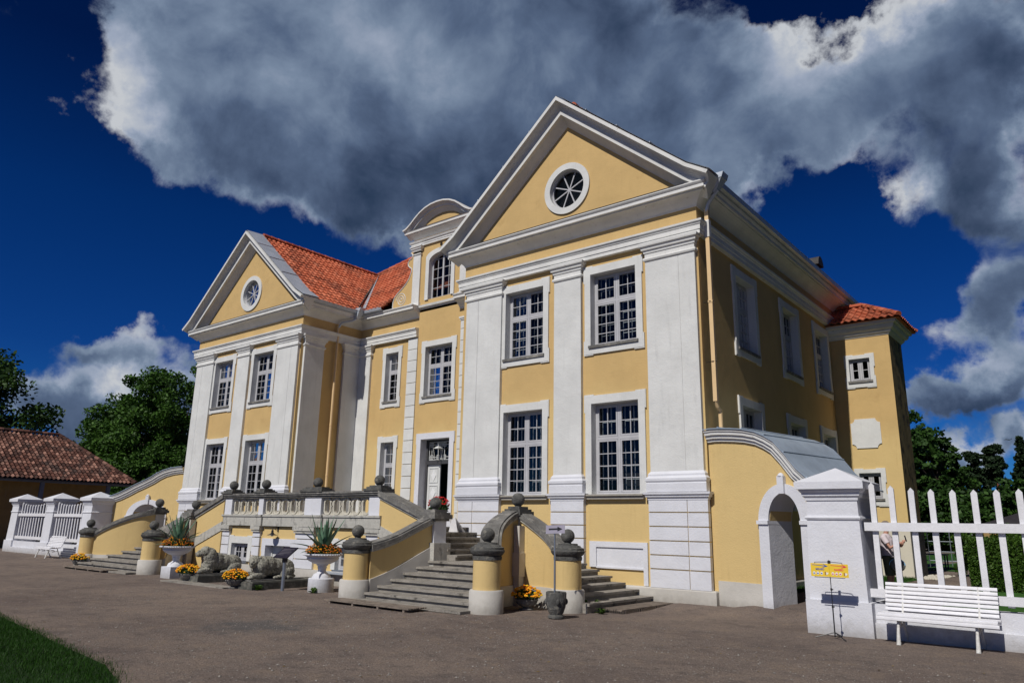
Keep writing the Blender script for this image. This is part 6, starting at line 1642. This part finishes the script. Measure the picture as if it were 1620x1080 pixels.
def hedge(x0, x1, y0, y1, z1, label, seed, n=26000):
    rnd = random.Random(seed); g = thing('hedge', ((x0+x1)/2, (y0+y1)/2, gh(x0, y0)), label, 'hedge', 'clipped green hedges and shrubs')
    m = MB(); m.box(x0+.12, x1-.12, y0+.12, y1-.12, 0, z1-.12); m.build('inner_branches', M['soil'], g)
    m = MB()
    for i in range(n):
        f = rnd.random()
        if f < .55: p = Vector((rnd.uniform(x0, x1), y0+abs(rnd.gauss(0, .05)), rnd.uniform(.05, z1)))
        elif f < .8: p = Vector((rnd.uniform(x0, x1), rnd.uniform(y0, y1), z1+rnd.gauss(0, .035)))
        else: p = Vector((x0+abs(rnd.gauss(0, .05)), rnd.uniform(y0, y1), rnd.uniform(.05, z1)))
        s = rnd.uniform(.02, .05); a = Vector((rnd.gauss(0, 1), rnd.gauss(0, 1), rnd.gauss(0, 1))).normalized()*s; b = a.cross(Vector((rnd.gauss(0, 1), rnd.gauss(0, 1), rnd.gauss(0, 1)))).normalized()*s*.6
        m.face([p-a, p+b, p+a, p-b])
    m.build('foliage', M['hedge'], g, recalc=False)
hedge(3.95, 8.5, 8.0, 9.6, 1.48, 'long clipped green hedge behind the picket fence', 1)
def shrub(x, y, r, h, label, seed, n=9000):
    rnd = random.Random(seed); g = thing('shrub', (x, y, gh(x, y)), label, 'shrub', 'clipped green hedges and shrubs'); m = MB()
    for k in range(40):
        d = Vector((rnd.gauss(0, 1), rnd.gauss(0, 1), rnd.gauss(0, 1))).normalized()*rnd.uniform(.4, .9)
        leaves(m, (x+d.x*r, y+d.y*r, h*.52+d.z*h*.45), r*.3, n//40, .045, rnd)
    t = MB(); t.tube([(x, y, 0), (x, y, h*.6)], [.05, .02], 6); t.build('trunk', M['bark'], g); m.build('foliage', M['hedge'], g, recalc=False)
shrub(3.35, 14.0, .75, 1.85, 'round dark green shrub left of the clipped hedge', 3)
shrub(4.35, 13.2, .8, 2.0, 'round shrub rising behind the end of the clipped hedge', 4)
shrub(7.2, 14.0, .9, 2.2, 'shrub behind the right part of the clipped hedge', 5)
def coldframe():
    g = thing('greenhouse', (.6, 24, .1), 'low glazed metal lattice structure right of the stair tower behind the fence', 'greenhouse')
    m = MB()
    for i in range(7):
        x = -.6+.45*i; m.tube([(x, 23, .1), (x, 23, 1.75)], .02, 5)
    for z in (.45, .85, 1.3, 1.75): m.tube([(-.6, 23, z), (2.1, 23, z)], .018, 5)
    m.tube([(-.6, 24.5, 2.1), (2.1, 24.5, 2.1)], .02, 5)
    for x in (-.6, .3, 1.2, 2.1): m.tube([(x, 23, 1.75), (x, 24.5, 2.1)], .018, 5)
    m.build('frame', M['steel'], g)
    m = MB(); m.face([(-.6, 23.02, .45), (2.1, 23.02, .45), (2.1, 23.02, 1.75), (-.6, 23.02, 1.75)]); m.face([(-.6, 23, 1.76), (2.1, 23, 1.76), (2.1, 24.5, 2.11), (-.6, 24.5, 2.11)]); m.build('pane', M['glass'], g)
    t = thing('garden_table', (1.0, 19.5, .1), 'dark garden table in front of the glazed lattice structure', 'table')
    m = MB(); m.box(.4, 1.6, 19.2, 19.9, .78, .83); m.build('tabletop', M['greywood'], t)
    for x in (.45, 1.5):
        for y in (19.25, 19.82): m = MB(); m.box(x, x+.05, y, y+.05, .1, .78); m.build('leg', M['greywood'], t)
coldframe()

# ================================================================ people behind the fence
M['skin'] = mat('skin', (.50, .27, .20), .6, .06, 6, 0, spec=.3)
M['tee'] = mat('pale_pink_cotton', (.62, .55, .58), .9, .05, 8, .1, 60)
M['lav'] = mat('grey_lavender_cotton', (.33, .32, .42), .9, .06, 8, .1, 60)
M['olive'] = mat('olive_cotton', (.10, .11, .075), .9, .1, 8, .1, 60)
M['navy'] = mat('navy_cotton', (.012, .015, .03), .9, .1, 8, .1, 60)
M['hair1'] = mat('short_grey_hair', (.20, .16, .13), .8, .2, 30, .3, 80)
M['hair2'] = mat('dark_hair', (.02, .014, .01), .7, .2, 30, .3, 80)
M['shoe'] = mat('dark_shoe', (.03, .03, .03), .6, .1, 8, 0)
def remesh(o, v, it=2):
    a = o.modifiers.new('merge', 'REMESH'); a.mode = 'VOXEL'; a.voxel_size = v; a.use_smooth_shade = True
    b = o.modifiers.new('soft', 'SMOOTH'); b.iterations = it; b.factor = .5
def person(x, y, rz, h, label, top, legs, hair, pose, phone=False, shorts=False):
    z0 = gh(x, y); g = thing('person', (x, y, z0), label, 'person')
    Rz = Matrix.Rotation(rz, 3, 'Z'); k = h/1.75
    P = lambda a, b, c: tuple(Vector((x, y, z0))+Rz @ Vector((a*k, b*k, c*k)))   # a: right, b: forward, c: up
    def limb(m, pts, rad, n=12): m.tube([P(*p) for p in pts], [q*k for q in rad], n)
    hips, chest = 1.0, 1.38
    L, Rr = pose
    b = MB()
    b.ell(P(0, 0, .98), (.155*k, .105*k, .13*k), Rz, 16); limb(b, [(0, 0, .95), (0, .0, 1.15), (0, -.01, 1.35), (0, -.01, 1.45)], [.125, .12, .135, .10])
    b.ell(P(0, 0, 1.34), (.18*k, .11*k, .14*k), Rz, 16)
    limb(b, [(0, -.01, 1.42), (0, .01, 1.50), (0, .02, 1.56)], [.065, .056, .055])
    b.ell(P(0, .03, 1.655), (.073*k, .092*k, .112*k), Rz, 18); b.ell(P(0, .075, 1.60), (.045*k, .045*k, .05*k), Rz, 12)
    limb(b, [(0, .115, 1.67), (0, .138, 1.635)], [.011, .016], 8); b.ell(P(0, .112, 1.598), (.024*k, .012*k, .008*k), Rz, 10)
    for s in (-1, 1): b.ell(P(s*.074, .02, 1.645), (.010*k, .020*k, .032*k), Rz, 10); b.ell(P(s*.03, .104, 1.662), (.014*k, .010*k, .008*k), Rz, 8)
    for s, arm in ((-1, L), (1, Rr)):
        limb(b, [(s*.14, -.01, 1.41), (s*.185, -.01, 1.385), arm[0], arm[1]], [.06, .055, .042, .028])
        w = Vector(arm[1]); e = Vector(arm[0]); d = (w-e).normalized(); side = d.cross(Vector((0, 0, 1))).normalized() if abs(d.z) < .95 else Vector((1, 0, 0)); up = side.cross(d)
        b.ell(P(*(w+d*.045)), (.036*k, .036*k, .045*k), Rz, 10)
        for q in range(4):
            o = side*(-.030+.020*q); l = (.066, .075, .07, .056)[q]
            limb(b, [tuple(w+d*.06+o), tuple(w+d*(.075+l*.5)+o+up*.010), tuple(w+d*(.07+l*.8)+o+up*.034)], [.010, .009, .008], 7)
        limb(b, [tuple(w+d*.02+side*.028*(-s)), tuple(w+d*.055+side*.052*(-s)+up*.01), tuple(w+d*.075+side*.050*(-s)+up*.03)], [.012, .010, .009], 7)
    for s in (-1, 1):
        limb(b, [(s*.085, 0, .95), (s*.095, .02, .52), (s*.10, -.02, .12), (s*.10, -.02, .06)], [.09, .058, .040, .042]); limb(b, [(s*.10, -.05, .04), (s*.11, .10, .03), (s*.115, .17, .025)], [.04, .038, .028])
    o = b.build('body', M['skin'], g); remesh(o, .0085)
    t = MB()
    limb(t, [(0, 0, .92), (0, 0, 1.10), (0, -.01, 1.33), (0, -.01, 1.44)], [.158, .150, .158, .105], 18); t.ell(P(0, -.005, 1.34), (.20*k, .13*k, .15*k), Rz, 18); t.ell(P(0, 0, .98), (.172*k, .13*k, .12*k), Rz, 18)
    for s, arm in ((-1, L), (1, Rr)):
        sh = Vector((s*.185, -.01, 1.385)); el = Vector(arm[0]); limb(t, [(s*.12, -.01, 1.41), tuple(sh), tuple(sh+(el-sh)*.62)], [.075, .075, .066])
    o = t.build('shirt', M[top], g); remesh(o, .014)
    t = MB(); t.ell(P(0, 0, .94), (.172*k, .125*k, .12*k), Rz, 18)
    for s in (-1, 1):
        if shorts: limb(t, [(s*.085, 0, .95), (s*.092, .01, .70), (s*.095, .02, .50)], [.112, .098, .092])
        else: limb(t, [(s*.085, 0, .95), (s*.095, .02, .52), (s*.10, -.02, .08)], [.108, .078, .065])
    o = t.build('trousers', M[legs], g); remesh(o, .014)
    t = MB()
    for s in (-1, 1): t.ell(P(s*.11, .05, .045), (.05*k, .14*k, .045*k), Rz, 12)
    o = t.build('shoes', M['shoe'], g); remesh(o, .012)
    t = MB(); t.ell(P(0, .012, 1.70), (.083*k, .10*k, .085*k), Rz, 16); t.ell(P(0, -.035, 1.655), (.077*k, .06*k, .08*k), Rz, 16); o = t.build('hair', M[hair], g); remesh(o, .012, 1)
    if phone:
        w = Vector(Rr[1]); p = Vector((w.x-.01, w.y+.10, w.z+.09)); ph = thing('phone', P(*p), 'dark phone held up by the man in the pale pink shirt', 'phone')
        m = MB(); q = [P(p.x+a, p.y+b_, p.z+c) for a, b_, c in ((-.035, 0, -.07), (.035, 0, -.07), (.035, -.03, .07), (-.035, -.03, .07))]; r_ = [tuple(Vector(v)+Rz @ Vector((0, .009, .002))) for v in q]
        A = [m.pt(v) for v in q]; B = [m.pt(v) for v in r_]; m.fc(A); m.fc(B[::-1])
        for i in range(4): m.fc((A[i], A[(i+1) % 4], B[(i+1) % 4], B[i]))
        m.build('case', M['black'], ph)
    return g
person(2.93, 3.5, R(-95), 1.74, 'man in pale pink t-shirt and olive shorts holding up a phone behind the fence', 'tee', 'olive', 'hair1',
       (((-.20, .16, 1.16), (-.02, .30, 1.20)), ((.22, .14, 1.15), (.06, .36, 1.28))), phone=True, shorts=True)
person(2.50, 3.9, R(-80), 1.78, 'person in grey lavender shirt and navy trousers half hidden behind the white pier', 'lav', 'navy', 'hair2',
       (((-.24, .02, 1.12), (-.20, .16, .92)), ((.24, .02, 1.12), (.20, .16, .92))))
bg = thing('shoulder_bag', (3.18, 3.35, .75), 'grey shoulder bag with light blue piping carried beside the man with the phone', 'bag')
m = MB(); m.ell((3.15, 3.38, .88), (.17, .07, .15), None, 18); m.build('pouch', mat('grey_bag', (.22, .23, .22), .8, .1, 8, .1), bg, smooth=True)
m = MB(); m.tube([(3.15+.172*cos(t), 3.33, .88+.152*sin(t)) for t in (pi*i/10 for i in range(11))], .012, 6); m.build('piping', mat('light_blue_piping', (.25, .45, .65), .6, .05, 8, 0), bg)

# ================================================================ birds
for i, (dx, dy, dz, lb) in enumerate(((-2.2, 60, 7.0, 'tiny dark bird flying left of the other above the pines'), (1.35, 60, 7.9, 'tiny dark bird flying right of the other above the spruces'))):
    pass
def bird(p, a, label):
    g = thing('bird', p, label, 'bird', 'birds in the sky'); m = MB(); c, s = cos(a), sin(a)
    q = lambda u, v, w: (p[0]+u*c-v*s, p[1]+u*s+v*c, p[2]+w)
    m.tube([q(-.12, 0, 0), q(0, 0, .01), q(.14, 0, 0)], [.01, .03, .008], 6)
    for t in (-1, 1): m.face([q(.05, 0, .01), q(.02, t*.2, .08), q(-.06, t*.34, .03), q(-.04, 0, 0)])
    m.build('body', M['black'], g)
bird((1.05, 42, 7.35), .5, 'tiny dark bird above the two pines'); bird((2.5, 40, 7.55), .9, 'tiny dark bird near the right edge above the spruce')

# trees added east of the garden, out of view, to shade the side wall from the open sky
fl_ = MB(); rnd = random.Random(21)
for i in range(260):
    x, y = rnd.uniform(-14, 7), rnd.uniform(-13.5, -3.2); z = gh(x, y)+.004; a = rnd.uniform(0, 6.28); l = rnd.uniform(.012, .03)
    fl_.face([(x-l*cos(a), y-l*sin(a), z), (x+l*.5*sin(a), y-l*.5*cos(a), z+.006), (x+l*cos(a), y+l*sin(a), z+.004), (x-l*.5*sin(a), y+l*.5*cos(a), z+.01)])
tag(fl_.build('fallen_leaves', leafmat('dry_leaves', (.10, .06, .02), (.24, .17, .05), .1), recalc=False), 'small dry leaves lying on the gravel', 'fallen leaves', kind='stuff')
e0 = broadleaf(17.5, 9, 16.5, 5.2, 'unseen leafy tree added east of the garden to block sky light, nearest the hedge end', 61, 'leafdark', 16000, .30, .03, 'trees added east of the garden')  # unseen tree, added to cut the sky light on the side wall
for i, (x, y) in enumerate(((17, 1), (18.5, 17), (17.5, 25), (22, 5), (23, 13), (22.5, 22), (18, -6))):
    copy_tree(e0, (x, y, 0), R(47*i+20), ('first', 'second', 'third', 'fourth', 'fifth', 'sixth', 'seventh')[i]+' tree after the nearest one, added unseen east of the garden to block sky light')
